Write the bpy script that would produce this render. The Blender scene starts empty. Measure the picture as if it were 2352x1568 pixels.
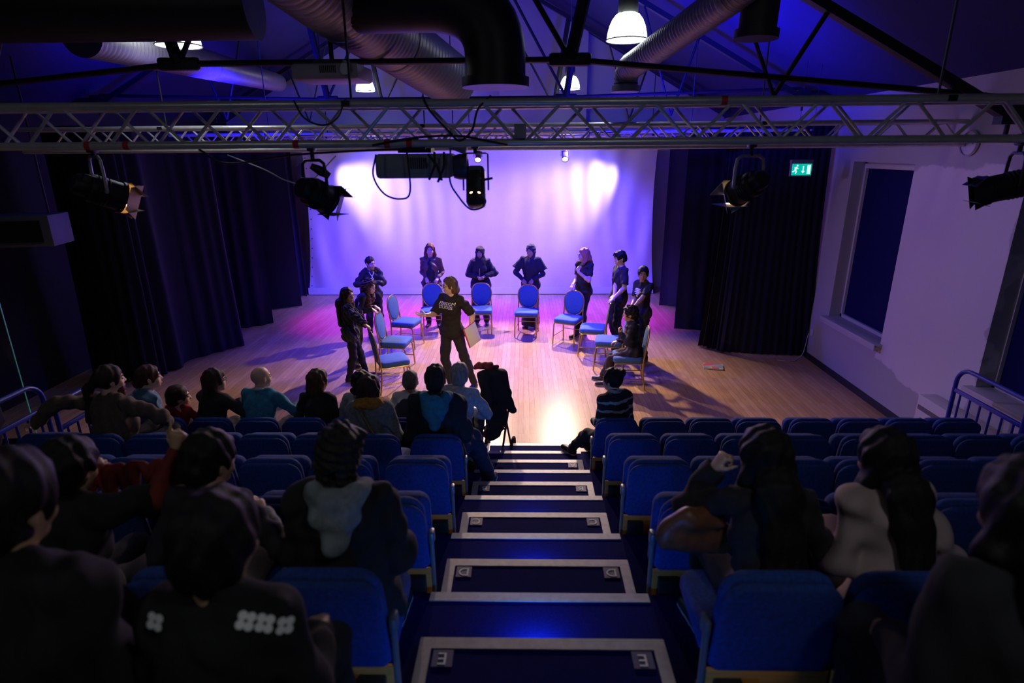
import bpy, bmesh, math, random
import numpy as np
from mathutils import Vector, Matrix, Quaternion
from mathutils.bvhtree import BVHTree

random.seed(7)
S = bpy.context.scene
COL = S.collection

# ------------------------------------------------------------------ camera, world, exposure
CAM_F, CAM_PITCH, CAM_YAW, CAM_ROLL, CAM_H = 1345.33, .3127, .021, .0079, 3.368
cd = bpy.data.cameras.new('camera')
cam = bpy.data.objects.new('camera', cd); COL.objects.link(cam)
cd.sensor_width = 36.0; cd.lens = 36.0 * CAM_F / 2352
cd.clip_start = 0.05; cd.clip_end = 100
_f = Vector((-math.sin(CAM_YAW) * math.cos(CAM_PITCH), math.cos(CAM_YAW) * math.cos(CAM_PITCH), -math.sin(CAM_PITCH)))
_r = Vector((math.cos(CAM_YAW), math.sin(CAM_YAW), 0)); _u = _r.cross(_f)
_cr, _sr = math.cos(CAM_ROLL), math.sin(CAM_ROLL)
_r2 = _r * _cr - _u * _sr; _u2 = _u * _cr + _r * _sr
cam.matrix_world = Matrix(((_r2.x, _u2.x, -_f.x, 0), (_r2.y, _u2.y, -_f.y, 0), (_r2.z, _u2.z, -_f.z, CAM_H), (0, 0, 0, 1)))
cd.dof.use_dof = True; cd.dof.focus_distance = 9.2; cd.dof.aperture_fstop = 1.8
S.camera = cam
w = bpy.data.worlds.new('world'); S.world = w; w.use_nodes = True
w.node_tree.nodes['Background'].inputs[0].default_value = (.004, .004, .012, 1)
w.node_tree.nodes['Background'].inputs[1].default_value = .3
S.view_settings.view_transform = 'Standard'; S.view_settings.look = 'None'
S.view_settings.exposure = 0.0; S.view_settings.gamma = 1.0; S.view_settings.use_curve_mapping = False
S.cycles.use_denoising = True
S.cycles.max_bounces = 5; S.cycles.diffuse_bounces = 3; S.cycles.glossy_bounces = 3
S.cycles.caustics_reflective = False; S.cycles.caustics_refractive = False
S.cycles.sample_clamp_indirect = 4.0

WARM = (1.0, .70, .42); BLUE = (.035, .02, 1.0); VIOLET = (.36, .10, 1.0); PALE = (.74, .56, 1.0)
def spot(name, loc, target, power, color, angle, blend=.35, radius=.06, parent=None):
    l = bpy.data.lights.new(name, 'SPOT'); l.energy = power; l.color = color
    l.spot_size = math.radians(angle); l.spot_blend = blend; l.shadow_soft_size = radius
    o = bpy.data.objects.new(name, l); COL.objects.link(o)
    d = Vector(target) - Vector(loc)
    o.rotation_mode = 'QUATERNION'; o.rotation_quaternion = d.to_track_quat('-Z', 'Y'); o.location = loc
    if parent: o.parent = parent; o.matrix_parent_inverse = parent.matrix_basis.inverted()
    return o
# stage lighting: the beams of the lanterns hung in the rig
# warm front light from the two barn-door lanterns on the front truss
spot('front_beam', (-2.88, 4.30, 3.04), (.9, 9.0, .0), 800, WARM, 38, .9)
spot('front_beam', (1.47, 4.30, 3.04), (-1.7, 9.3, .0), 800, WARM, 34, .9)
# warm back light from the two small lanterns at the far truss
spot('back_beam', (.84, 12.35, 3.22), (.3, 8.6, 0), 1450, (1.0, .70, .54), 92, .8)
spot('back_beam', (-.92, 12.35, 3.22), (-1.2, 8.6, 0), 1450, (1.0, .70, .54), 92, .8)
# coloured washes from the lighting bars above the stage
spot('blue_wash', (-3.3, 9.5, 3.36), (-1.6, 11.0, 0), 950, BLUE, 130, .8, .12)
spot('blue_wash', (1.2, 9.5, 3.36), (-.4, 11.0, 0), 950, BLUE, 130, .8, .12)
for _x in (-3.2, -1.1, 1.5): spot('violet_wash', (_x, 12.42, 3.40), (_x, 12.2, 0), 1050, (.42, .01, 1.0), 62, .6, .1)
# cyclorama floods
spot('cyc_flood', (-5.0, 13.58, 3.38), (-2.75, 14.25, 1.95), 660, PALE, 58, .95, .05)
spot('cyc_flood', (2.8, 13.58, 3.38), (.45, 14.25, 1.9), 660, PALE, 58, .95, .05)
spot('cyc_wash', (-3.2, 12.4, 3.4), (-2.6, 14.3, 1.2), 1550, (.085, .055, 1.0), 130, .9, .2)
spot('cyc_wash', (1.0, 12.4, 3.4), (.5, 14.3, 1.2), 1550, (.085, .055, 1.0), 130, .9, .2)
spot('cyc_wash', (-.4, 12.0, 3.4), (-.2, 14.3, 1.8), 90, (.60, .32, 1.0), 80, 1.0, .2)
# added fill with no fixture: blue up the roof, violet on the side wall
spot('roof_beam', (1.6, 8.0, 3.75), (2.6, 9.6, 6.0), 1100, (.01, .006, 1), 150, .9, .2)
spot('roof_beam', (-4.0, 8.0, 3.75), (-4.2, 9.6, 6.0), 800, (.01, .006, 1), 150, .9, .2)
spot('roof_beam', (-1.1, 12.9, 3.75), (-1.1, 14.4, 4.6), 60, (.20, .12, 1.0), 150, .9, .2)
spot('wall_fill', (-2.0, 7.0, 3.36), (4.8, 7.0, 1.3), 360, (.42, .25, 1.0), 60, .8, .1)
# ------------------------------------------------------------------ materials
_M = {}
def mat(name, color, rough=.6, metal=0.0, noise=0.0, nscale=8.0, bump=0.0, bscale=60.0, stretch=(1, 1, 1), emit=0.0, ecolor=None, spec=None, sheen=0.0):
    if name in _M: return _M[name]
    m = bpy.data.materials.new(name); m.use_nodes = True; nt = m.node_tree; b = nt.nodes['Principled BSDF']
    c = (*color, 1) if len(color) == 3 else color
    b.inputs['Base Color'].default_value = c
    b.inputs['Roughness'].default_value = rough; b.inputs['Metallic'].default_value = metal
    if spec is not None: b.inputs['Specular IOR Level'].default_value = spec
    if sheen: b.inputs['Sheen Weight'].default_value = sheen
    if emit:
        b.inputs['Emission Color'].default_value = (*(ecolor or color), 1); b.inputs['Emission Strength'].default_value = emit
    if noise or bump:
        tc = nt.nodes.new('ShaderNodeTexCoord'); mp = nt.nodes.new('ShaderNodeMapping'); mp.inputs['Scale'].default_value = stretch
        nt.links.new(tc.outputs['Object'], mp.inputs['Vector'])
    if noise:
        n = nt.nodes.new('ShaderNodeTexNoise'); n.inputs['Scale'].default_value = nscale; n.inputs['Detail'].default_value = 4
        nt.links.new(mp.outputs[0], n.inputs['Vector'])
        r = nt.nodes.new('ShaderNodeValToRGB'); r.color_ramp.elements[0].position = .3; r.color_ramp.elements[1].position = .7
        r.color_ramp.elements[0].color = tuple(max(0, x * (1 - noise)) for x in c[:3]) + (1,)
        r.color_ramp.elements[1].color = tuple(min(1, x * (1 + noise)) for x in c[:3]) + (1,)
        nt.links.new(n.outputs['Fac'], r.inputs['Fac']); nt.links.new(r.outputs['Color'], b.inputs['Base Color'])
    if bump:
        n2 = nt.nodes.new('ShaderNodeTexNoise'); n2.inputs['Scale'].default_value = bscale; n2.inputs['Detail'].default_value = 3
        nt.links.new(mp.outputs[0], n2.inputs['Vector'])
        bp = nt.nodes.new('ShaderNodeBump'); bp.inputs['Strength'].default_value = bump; bp.inputs['Distance'].default_value = .01
        nt.links.new(n2.outputs['Fac'], bp.inputs['Height']); nt.links.new(bp.outputs['Normal'], b.inputs['Normal'])
    _M[name] = m
    return m
def fab(name, color, rough=.9, noise=.25): return mat(name, color, rough, 0, noise, 30, .25, 180)
def hairm(name, color, rough=.55): return mat(name, color, rough, 0, .45, 9, .5, 30, (9, 9, 1), spec=.28)

# ------------------------------------------------------------------ mesh builder
class MB:
    def __init__(s): s.v = []; s.f = []; s.mi = []
    def add(s, vs, fs, mi=0):
        o = len(s.v); s.v += [tuple(v) for v in vs]; s.f += [tuple(i + o for i in f) for f in fs]; s.mi += [mi] * len(fs); return s
    def box(s, c, size, rot=None, mi=0, bev=0.0):
        hx, hy, hz = (x / 2 for x in size)
        b = min(bev, hx * .9, hy * .9, hz * .9)
        if b <= 0:
            vs = [Vector((x, y, z)) for x in (-hx, hx) for y in (-hy, hy) for z in (-hz, hz)]
            fs = [(0, 1, 3, 2), (4, 6, 7, 5), (0, 4, 5, 1), (2, 3, 7, 6), (0, 2, 6, 4), (1, 5, 7, 3)]
        else:
            bm = bmesh.new(); bmesh.ops.create_cube(bm, size=1)
            for v in bm.verts: v.co = Vector((v.co.x * 2 * hx, v.co.y * 2 * hy, v.co.z * 2 * hz))
            bmesh.ops.bevel(bm, geom=bm.edges[:], offset=b, segments=2, affect='EDGES', profile=.5)
            bm.verts.index_update(); vs = [v.co.copy() for v in bm.verts]; fs = [[v.index for v in f.verts] for f in bm.faces]; bm.free()
        c = Vector(c)
        if rot is not None: vs = [rot @ v for v in vs]
        return s.add([v + c for v in vs], fs, mi)
    def tube(s, pts, r, n=10, mi=0, caps=True, closed=False):
        pts = [Vector(p) for p in pts]; k = len(pts); rs = r if isinstance(r, (list, tuple)) else [r] * k
        vs = []; fs = []; prev = None
        for i, p in enumerate(pts):
            if closed: t = pts[(i + 1) % k] - pts[i - 1]
            else: t = (pts[min(i + 1, k - 1)] - pts[max(i - 1, 0)])
            t.normalize()
            if prev is None:
                a = Vector((0, 0, 1)) if abs(t.z) < .9 else Vector((1, 0, 0)); x = t.cross(a).normalized()
            else:
                x = prev - t * prev.dot(t); x.normalize()
            prev = x; y = t.cross(x)
            for j in range(n):
                a = 2 * math.pi * j / n; vs.append(p + (x * math.cos(a) + y * math.sin(a)) * rs[i])
        m = k if closed else k - 1
        for i in range(m):
            for j in range(n):
                a0 = i * n + j; a1 = i * n + (j + 1) % n; b0 = ((i + 1) % k) * n + j; b1 = ((i + 1) % k) * n + (j + 1) % n
                fs.append((a0, a1, b1, b0))
        if caps and not closed: fs.append(tuple(range(n - 1, -1, -1))); fs.append(tuple((k - 1) * n + j for j in range(n)))
        return s.add(vs, fs, mi)
    def lathe(s, prof, n=24, M=None, mi=0, cap0=False, cap1=False):
        vs = []; fs = []
        for r, z in prof:
            for j in range(n):
                a = 2 * math.pi * j / n; vs.append(Vector((r * math.cos(a), r * math.sin(a), z)))
        for i in range(len(prof) - 1):
            for j in range(n):
                fs.append((i * n + j, i * n + (j + 1) % n, (i + 1) * n + (j + 1) % n, (i + 1) * n + j))
        if cap0: fs.append(tuple(range(n - 1, -1, -1)))
        if cap1: fs.append(tuple((len(prof) - 1) * n + j for j in range(n)))
        if M is not None: vs = [M @ v for v in vs]
        return s.add(vs, fs, mi)
    def prism(s, poly, h, M=None, mi=0):       # poly in xy, extruded along +z by h
        n = len(poly); vs = [Vector((x, y, 0)) for x, y in poly] + [Vector((x, y, h)) for x, y in poly]
        fs = [tuple(range(n - 1, -1, -1)), tuple(range(n, 2 * n))] + [(i, (i + 1) % n, n + (i + 1) % n, n + i) for i in range(n)]
        if M is not None: vs = [M @ v for v in vs]
        return s.add(vs, fs, mi)
    def ball(s, c, r, n=10, mi=0, M=None):
        r = (r, r, r) if not isinstance(r, (tuple, list)) else r
        vs = []; fs = []; m = max(4, n // 2 + 1)
        for i in range(m + 1):
            t = math.pi * i / m
            for j in range(n):
                a = 2 * math.pi * j / n; v = Vector((r[0] * math.sin(t) * math.cos(a), r[1] * math.sin(t) * math.sin(a), r[2] * math.cos(t)))
                vs.append((M @ v if M is not None else v) + Vector(c))
        for i in range(m):
            for j in range(n): fs.append((i * n + j, (i + 1) * n + j, (i + 1) * n + (j + 1) % n, i * n + (j + 1) % n))
        return s.add(vs, fs, mi)
    def mesh(s, name, mats, smooth=None):
        me = bpy.data.meshes.new(name); me.from_pydata(s.v, [], s.f)
        for m in (mats if isinstance(mats, (list, tuple)) else [mats]): me.materials.append(m)
        if any(s.mi): me.polygons.foreach_set('material_index', s.mi)
        bm = bmesh.new(); bm.from_mesh(me); bmesh.ops.remove_doubles(bm, verts=bm.verts, dist=1e-5)
        bmesh.ops.recalc_face_normals(bm, faces=bm.faces); bm.to_mesh(me); bm.free()
        if smooth is not None:
            me.polygons.foreach_set('use_smooth', [True] * len(me.polygons))
            try: me.set_sharp_from_angle(angle=math.radians(smooth))
            except Exception: pass
        return me
    def obj(s, name, mats, parent=None, smooth=40):
        return link(name, s.mesh(name, mats, smooth), parent)
def link(name, data, parent=None):
    o = bpy.data.objects.new(name, data); COL.objects.link(o)
    if parent is not None: o.parent = parent
    return o
def tag(o, label=None, cat=None, group=None, kind=None):
    if label: o['label'] = label
    if cat: o['category'] = cat
    if group: o['group'] = group
    if kind: o['kind'] = kind
    return o
def thing(name, label, cat, loc=(0, 0, 0), rz=0.0, group=None):
    o = link(name, None); o.location = loc; o.rotation_euler = (0, 0, rz); o.empty_display_size = .1
    return tag(o, label, cat, group)
def struct(o): o['kind'] = 'structure'; return o
def copy_tree(o, parent=None):
    c = o.copy(); COL.objects.link(c)
    if parent is not None: c.parent = parent
    for ch in [x for x in o.children]: copy_tree(ch, c)
    return c
def rotz(a): return Matrix.Rotation(a, 3, 'Z')
def frame(z, up=(0, 0, 1)):               # rotation whose +Z is z
    return Vector(z).to_track_quat('Z', 'Y').to_matrix()
def M4(loc, rot): return Matrix.Translation(Vector(loc)) @ rot.to_4x4()
def rounded(w, h, r, n=5):
    p = []
    for cx, cy, a0 in ((w / 2 - r, h / 2 - r, 0), (-w / 2 + r, h / 2 - r, 90), (-w / 2 + r, -h / 2 + r, 180), (w / 2 - r, -h / 2 + r, 270)):
        for i in range(n + 1):
            a = math.radians(a0 + 90 * i / n); p.append((cx + r * math.cos(a), cy + r * math.sin(a)))
    return p
def text_mesh(txt, size, depth=.002, bold=.0):
    cu = bpy.data.curves.new('lettering', 'FONT'); cu.body = txt; cu.size = size; cu.extrude = depth / 2; cu.align_x = 'CENTER'; cu.align_y = 'CENTER'
    cu.offset = bold; cu.space_line = .8
    o = bpy.data.objects.new('lettering', cu); COL.objects.link(o)
    dg = bpy.context.evaluated_depsgraph_get(); me = bpy.data.meshes.new_from_object(o.evaluated_get(dg))
    bpy.data.objects.remove(o); bpy.data.curves.remove(cu); me.materials.clear()
    return me
def spline(ctrl, n=8):                    # Catmull-Rom through the points
    P = [Vector(p) for p in ctrl]; P = [P[0] * 2 - P[1]] + P + [P[-1] * 2 - P[-2]]; out = []
    for i in range(1, len(P) - 2):
        for k in range(n):
            t = k / n; a, b, c, d = P[i - 1:i + 3]
            out.append(.5 * ((2 * b) + (c - a) * t + (2 * a - 5 * b + 4 * c - d) * t * t + (3 * b - a - 3 * c + d) * t ** 3))
    out.append(P[-2]); return out

# ------------------------------------------------------------------ smooth implicit surfaces for people and cloth
class Field:
    def __init__(s): s.p = []
    def cap(s, a, b, ra, rb, k=.03, flat=1.0, w=None, cut=False, neg=False):
        a = np.array(a, float); b = np.array(b, float); r = max(ra, rb)
        lo = np.minimum(a, b) - r; hi = np.maximum(a, b) + r
        ba = b - a; L2 = max(1e-9, ba @ ba); L = math.sqrt(L2); wv = None if w is None else np.array(w, float)
        def fn(x, y, z):
            qx, qy, qz = x - a[0], y - a[1], z - a[2]
            tt = (qx * ba[0] + qy * ba[1] + qz * ba[2]) / L2; t = np.clip(tt, 0, 1)
            qx = qx - t * ba[0]; qy = qy - t * ba[1]; qz = qz - t * ba[2]
            if wv is not None:
                e = (flat - 1) * (qx * wv[0] + qy * wv[1] + qz * wv[2]); qx = qx + e * wv[0]; qy = qy + e * wv[1]; qz = qz + e * wv[2]
            d = np.sqrt(qx * qx + qy * qy + qz * qz) - (ra + (rb - ra) * t)
            if cut: d = np.maximum(d, (tt - 1) * L)
            return d
        s.p.append((fn, lo, hi, k, neg)); return s
    def ell(s, c, r, R=None, k=.03, neg=False):
        c = np.array(c, float); r = np.array(r, float); m = r.max(); R = np.eye(3) if R is None else np.array(R, float)   # rows: local axes
        def fn(x, y, z):
            qx, qy, qz = x - c[0], y - c[1], z - c[2]
            u = [(qx * R[i, 0] + qy * R[i, 1] + qz * R[i, 2]) for i in range(3)]
            k0 = np.sqrt(sum((u[i] / r[i]) ** 2 for i in range(3))); k1 = np.sqrt(sum((u[i] / r[i] ** 2) ** 2 for i in range(3)))
            return k0 * (k0 - 1) / np.maximum(k1, 1e-6)
        s.p.append((fn, c - m, c + m, k, neg)); return s
    def plane(s, p0, n, lo, hi, k=.004):     # removes the side n points to, inside the box lo..hi
        p0 = np.array(p0, float); n = np.array(n, float); n = n / np.linalg.norm(n)
        def fn(x, y, z): return -((x - p0[0]) * n[0] + (y - p0[1]) * n[1] + (z - p0[2]) * n[2])
        s.p.append((fn, np.array(lo, float), np.array(hi, float), k, True)); return s
    def build(s, vox, folds=0.0, fl=.10, seed=1, ripple=None):
        add = [p for p in s.p if not p[4]]
        lo = np.min([p[1] for p in add], 0) - 3 * vox - .02; hi = np.max([p[2] for p in add], 0) + 3 * vox + .02
        n = np.ceil((hi - lo) / vox).astype(int) + 1
        X = (lo[0] + vox * np.arange(n[0])).astype(np.float32)[:, None, None]; Y = (lo[1] + vox * np.arange(n[1])).astype(np.float32)[None, :, None]; Z = (lo[2] + vox * np.arange(n[2])).astype(np.float32)[None, None, :]
        F = np.full(n, .5, np.float32)
        for fn, a, b, k, neg in s.p:
            i0 = np.maximum(0, np.floor((a - k - 2 * vox - lo) / vox).astype(int)); i1 = np.minimum(n, np.ceil((b + k + 2 * vox - lo) / vox).astype(int) + 1)
            if (i1 <= i0).any(): continue
            sl = tuple(slice(i0[i], i1[i]) for i in range(3))
            d = fn(X[sl[0]], Y[:, sl[1]], Z[:, :, sl[2]]); f = F[sl]
            if neg:
                g = -d; h = np.clip(.5 - .5 * (f - g) / k, 0, 1); F[sl] = f + (g - f) * h + k * h * (1 - h)
            else:
                h = np.clip(.5 + .5 * (f - d) / k, 0, 1); F[sl] = f + (d - f) * h - k * h * (1 - h)
        if folds:
            rg = np.random.RandomState(seed)
            for _ in range(4):
                dv = rg.normal(size=3); dv[2] *= .9; dv /= np.linalg.norm(dv); q = 2 * math.pi / (fl * rg.uniform(.7, 1.6))
                F += (folds / 2) * np.sin(q * (X * dv[0] + Y * dv[1] + Z * dv[2]) + rg.uniform(0, 6) + 1.3 * np.sin(9 * X + 7 * Z + rg.uniform(0, 6))).astype(np.float32)
        if ripple: F += ripple(X, Y, Z).astype(np.float32)
        return nets(F, lo, vox)
def nets(F, lo, vox):
    ins = F < 0; nx, ny, nz = F.shape
    cnt = np.zeros((nx - 1, ny - 1, nz - 1), np.uint8)
    for dx in (0, 1):
        for dy in (0, 1):
            for dz in (0, 1): cnt += ins[dx:nx - 1 + dx, dy:ny - 1 + dy, dz:nz - 1 + dz]
    act = (cnt > 0) & (cnt < 8); ci = np.argwhere(act); idx = np.full(act.shape, -1, np.int32); idx[act] = np.arange(len(ci))
    sm = np.zeros((len(ci), 3)); num = np.zeros(len(ci)); corners = [(dx, dy, dz) for dx in (0, 1) for dy in (0, 1) for dz in (0, 1)]
    V = [F[ci[:, 0] + c[0], ci[:, 1] + c[1], ci[:, 2] + c[2]] for c in corners]
    for a in range(8):
        for b in range(a + 1, 8):
            df = [corners[b][i] - corners[a][i] for i in range(3)]
            if sum(abs(x) for x in df) != 1: continue
            m = (V[a] < 0) != (V[b] < 0)
            t = np.where(m, V[a] / np.where(m, V[a] - V[b], 1), 0)
            for i in range(3): sm[:, i] += np.where(m, corners[a][i] + t * df[i], 0)
            num += m
    pts = (ci + sm / np.maximum(num, 1)[:, None]) * vox + lo
    quads = []
    for ax in range(3):
        u, v = (ax + 1) % 3, (ax + 2) % 3
        sl0 = [slice(1, -1)] * 3; sl1 = [slice(1, -1)] * 3; sl0[ax] = slice(0, -1); sl1[ax] = slice(1, None)
        A = ins[tuple(sl0)]; B = ins[tuple(sl1)]; e = np.argwhere(A != B)
        if not len(e): continue
        off = np.ones(3, int); off[ax] = 0; flip = A[tuple(e.T)]; e = e + off
        du = np.zeros(3, int); du[u] = 1; dv = np.zeros(3, int); dv[v] = 1
        c = [e - du - dv, e - dv, e, e - du]; q = np.stack([idx[tuple(x.T)] for x in c], 1)
        q[~flip] = q[~flip][:, ::-1]; quads.append(q)
    Q = np.concatenate(quads) if quads else np.zeros((0, 4), int)
    Q = Q[(Q >= 0).all(1)]
    return pts, Q
def np_mesh(name, pts, Q, mats):
    me = bpy.data.meshes.new(name); me.vertices.add(len(pts)); me.vertices.foreach_set('co', np.ascontiguousarray(pts, np.float32).ravel())
    me.loops.add(len(Q) * 4); me.loops.foreach_set('vertex_index', np.ascontiguousarray(Q, np.int32).ravel())
    me.polygons.add(len(Q)); me.polygons.foreach_set('loop_start', np.arange(0, len(Q) * 4, 4, dtype=np.int32))
    me.polygons.foreach_set('loop_total', np.full(len(Q), 4, np.int32))
    me.polygons.foreach_set('use_smooth', np.ones(len(Q), bool)); me.update(calc_edges=True); me.validate()
    for m in (mats if isinstance(mats, (list, tuple)) else [mats]): me.materials.append(m)
    return me
# ------------------------------------------------------------------ setting: floor, walls, roof
def plank_mat():
    m = bpy.data.materials.new('wood_floor'); m.use_nodes = True; nt = m.node_tree; b = nt.nodes['Principled BSDF']; L = nt.links
    tc = nt.nodes.new('ShaderNodeTexCoord'); mp = nt.nodes.new('ShaderNodeMapping'); mp.inputs['Rotation'].default_value = (0, 0, math.pi / 2)
    L.new(tc.outputs['Object'], mp.inputs['Vector'])
    br = nt.nodes.new('ShaderNodeTexBrick'); br.inputs['Scale'].default_value = 1.0; br.inputs['Brick Width'].default_value = .95; br.inputs['Row Height'].default_value = .075
    br.inputs['Mortar Size'].default_value = .0016; br.inputs['Bias'].default_value = -.1
    br.inputs['Color1'].default_value = (.52, .32, .175, 1); br.inputs['Color2'].default_value = (.41, .235, .12, 1); br.inputs['Mortar'].default_value = (.17, .08, .035, 1)
    L.new(mp.outputs[0], br.inputs['Vector'])
    m2 = nt.nodes.new('ShaderNodeMapping'); m2.inputs['Scale'].default_value = (14, .9, 1); L.new(tc.outputs['Object'], m2.inputs['Vector'])
    n = nt.nodes.new('ShaderNodeTexNoise'); n.inputs['Scale'].default_value = 5; n.inputs['Detail'].default_value = 6; L.new(m2.outputs[0], n.inputs['Vector'])
    mx = nt.nodes.new('ShaderNodeMixRGB'); mx.blend_type = 'OVERLAY'; mx.inputs['Fac'].default_value = .35
    L.new(br.outputs['Color'], mx.inputs['Color1']); L.new(n.outputs['Fac'], mx.inputs['Color2']); L.new(mx.outputs[0], b.inputs['Base Color'])
    r = nt.nodes.new('ShaderNodeMapRange'); r.inputs['To Min'].default_value = .24; r.inputs['To Max'].default_value = .38; b.inputs['Specular IOR Level'].default_value = .16
    L.new(n.outputs['Fac'], r.inputs['Value']); L.new(r.outputs[0], b.inputs['Roughness'])
    return m
def carpet_mat():
    m = mat('navy_carpet', (.002, .004, .095), .95, 0, .45, 220, .4, 400, spec=.08)
    return m
def wall_mat():
    m = bpy.data.materials.new('patchy_wall'); m.use_nodes = True; nt = m.node_tree; b = nt.nodes['Principled BSDF']; L = nt.links  # wall tone is paler inside a ragged-edged patch
    b.inputs['Roughness'].default_value = .85
    tc = nt.nodes.new('ShaderNodeTexCoord'); sp = nt.nodes.new('ShaderNodeSeparateXYZ'); L.new(tc.outputs['Object'], sp.inputs[0])
    n = nt.nodes.new('ShaderNodeTexNoise'); n.inputs['Scale'].default_value = 3.0; n.inputs['Detail'].default_value = 5; L.new(tc.outputs['Object'], n.inputs['Vector'])
    def M(op, a, c=None, clamp=False):
        q = nt.nodes.new('ShaderNodeMath'); q.operation = op; q.use_clamp = clamp
        for i, x in enumerate((a, c)):
            if x is None: continue
            if isinstance(x, (int, float)): q.inputs[i].default_value = x
            else: L.new(x, q.inputs[i])
        return q.outputs[0]
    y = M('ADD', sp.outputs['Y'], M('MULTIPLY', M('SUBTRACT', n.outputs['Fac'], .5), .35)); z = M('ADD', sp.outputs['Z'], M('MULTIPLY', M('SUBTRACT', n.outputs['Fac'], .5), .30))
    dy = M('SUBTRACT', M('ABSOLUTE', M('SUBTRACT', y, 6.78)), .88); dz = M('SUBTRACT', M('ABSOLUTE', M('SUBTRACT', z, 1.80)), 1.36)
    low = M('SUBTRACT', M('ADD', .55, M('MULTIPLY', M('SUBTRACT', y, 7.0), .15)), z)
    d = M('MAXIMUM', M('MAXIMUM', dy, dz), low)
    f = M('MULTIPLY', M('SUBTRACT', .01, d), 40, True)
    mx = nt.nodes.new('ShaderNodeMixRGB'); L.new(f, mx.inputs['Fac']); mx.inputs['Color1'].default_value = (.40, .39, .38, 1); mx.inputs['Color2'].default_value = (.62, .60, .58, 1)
    L.new(mx.outputs[0], b.inputs['Base Color'])
    return m
WL, WR, YB, YF = -7.2, 4.81, 15.0, -1.6
EAVE, SLOPE = 4.10, .56; RX = (WL + WR) / 2; RZ = EAVE + SLOPE * (WR - RX)
M_ROOF = mat('dark_roof_lining', (.010, .011, .085), .85, 0, .12, 3)
M_WHITE = mat('white_plaster', (.46, .45, .46), .85, 0, .06, 2)
M_DARK = mat('black_painted_wall', (.012, .012, .016), .8)
M_STEEL = mat('black_steelwork', (.012, .012, .015), .55)
m = MB(); m.box((RX, (YB + YF) / 2, -.05), (WR - WL + .6, YB - YF + .6, .1)); struct(m.obj('floor', plank_mat()))
m = MB()
WIN = [(4.35, 5.88, .95, 3.2), (7.6, 9.0, .87, 3.2)]
ys = [YF, 4.35, 5.88, 7.6, 9.0, YB]; zs = [0, .87, .95, 3.2, EAVE + .2]
for i in range(len(ys) - 1):
    for j in range(len(zs) - 1):
        yc, zc = (ys[i] + ys[i + 1]) / 2, (zs[j] + zs[j + 1]) / 2
        if any(a < yc < b and c < zc < d for a, b, c, d in WIN): continue
        m.box((WR + .14, yc, zc), (.28, ys[i + 1] - ys[i], zs[j + 1] - zs[j]))
struct(m.obj('wall_right', wall_mat(), smooth=None))
m = MB(); m.box((WL - .1, (YB + YF) / 2, 2.1), (.2, YB - YF, 4.3)); struct(m.obj('wall_left', M_DARK))
def gable(y):
    return MB().prism([(WL - .2, 0), (WR + .28, 0), (WR + .28, EAVE), (RX, RZ + .05), (WL - .2, EAVE)], .15, Matrix.Translation((0, y, 0)) @ Matrix.Rotation(math.pi / 2, 4, 'X'))
struct(gable(YB + .15).obj('wall_back', M_WHITE))
struct(gable(YF).obj('wall_front', M_DARK))
m = MB()
for sx, x1 in ((1, WR + .28), (-1, WL - .28)):
    zc = RZ - SLOPE * abs(x1 - RX)
    m.prism([(RX, RZ), (x1, zc), (x1, zc + .15), (RX, RZ + .15)], YB - YF + .4, Matrix.Translation((0, YB + .2, 0)) @ Matrix.Rotation(math.pi / 2, 4, 'X'))
struct(m.obj('ceiling', M_ROOF))
# box of the stair core on the gable wall
m = MB(); m.box((.45, 14.75, 5.2), (2.0, .5, 3.2)); struct(m.obj('trim_1', mat('grey_plaster', (.30, .29, .32), .85)))
m = MB(); m.box((WR - .008, 9.4, .05), (.016, 11, .10)); struct(m.obj('baseboard_right', mat('dark_skirting', (.02, .018, .02), .6)))
# windows with blinds
M_FRAME = mat('pale_window_frame', (.55, .53, .52), .5); M_BLIND = mat('dark_blue_blind', (.003, .004, .07), .6, spec=.12)
for i, (a, b, c, d) in enumerate(WIN[::-1]):
    t = struct(thing('window_%d' % (i + 1), None, None, (WR + .2, (a + b) / 2, c)))
    m = MB(); h = d - c; wd = b - a
    for y in (-wd / 2 + .02, wd / 2 - .02): m.box((-.0, y, h / 2), (.06, .04, h))
    for z in (.025, h - .03): m.box((-.0, 0, z), (.06, wd, .05))
    m.obj('window_frame', M_FRAME, t)
    m = MB(); m.box((.015, 0, h / 2), (.012, wd - .07, h - .09)); m.obj('blind', M_BLIND, t)
    m = MB(); m.box((-.14, 0, -.02), (.34, wd + .10, .045), bev=.008); m.box((-.29, 0, -.05), (.035, wd + .10, .08), bev=.006); m.obj('window_sill', mat('grey_sill', (.45, .44, .45), .6), t)
    m = MB(); m.box((-.02, 0, h - .06), (.07, wd - .06, .07), bev=.01); m.obj('blind_cassette', M_FRAME, t)

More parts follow.
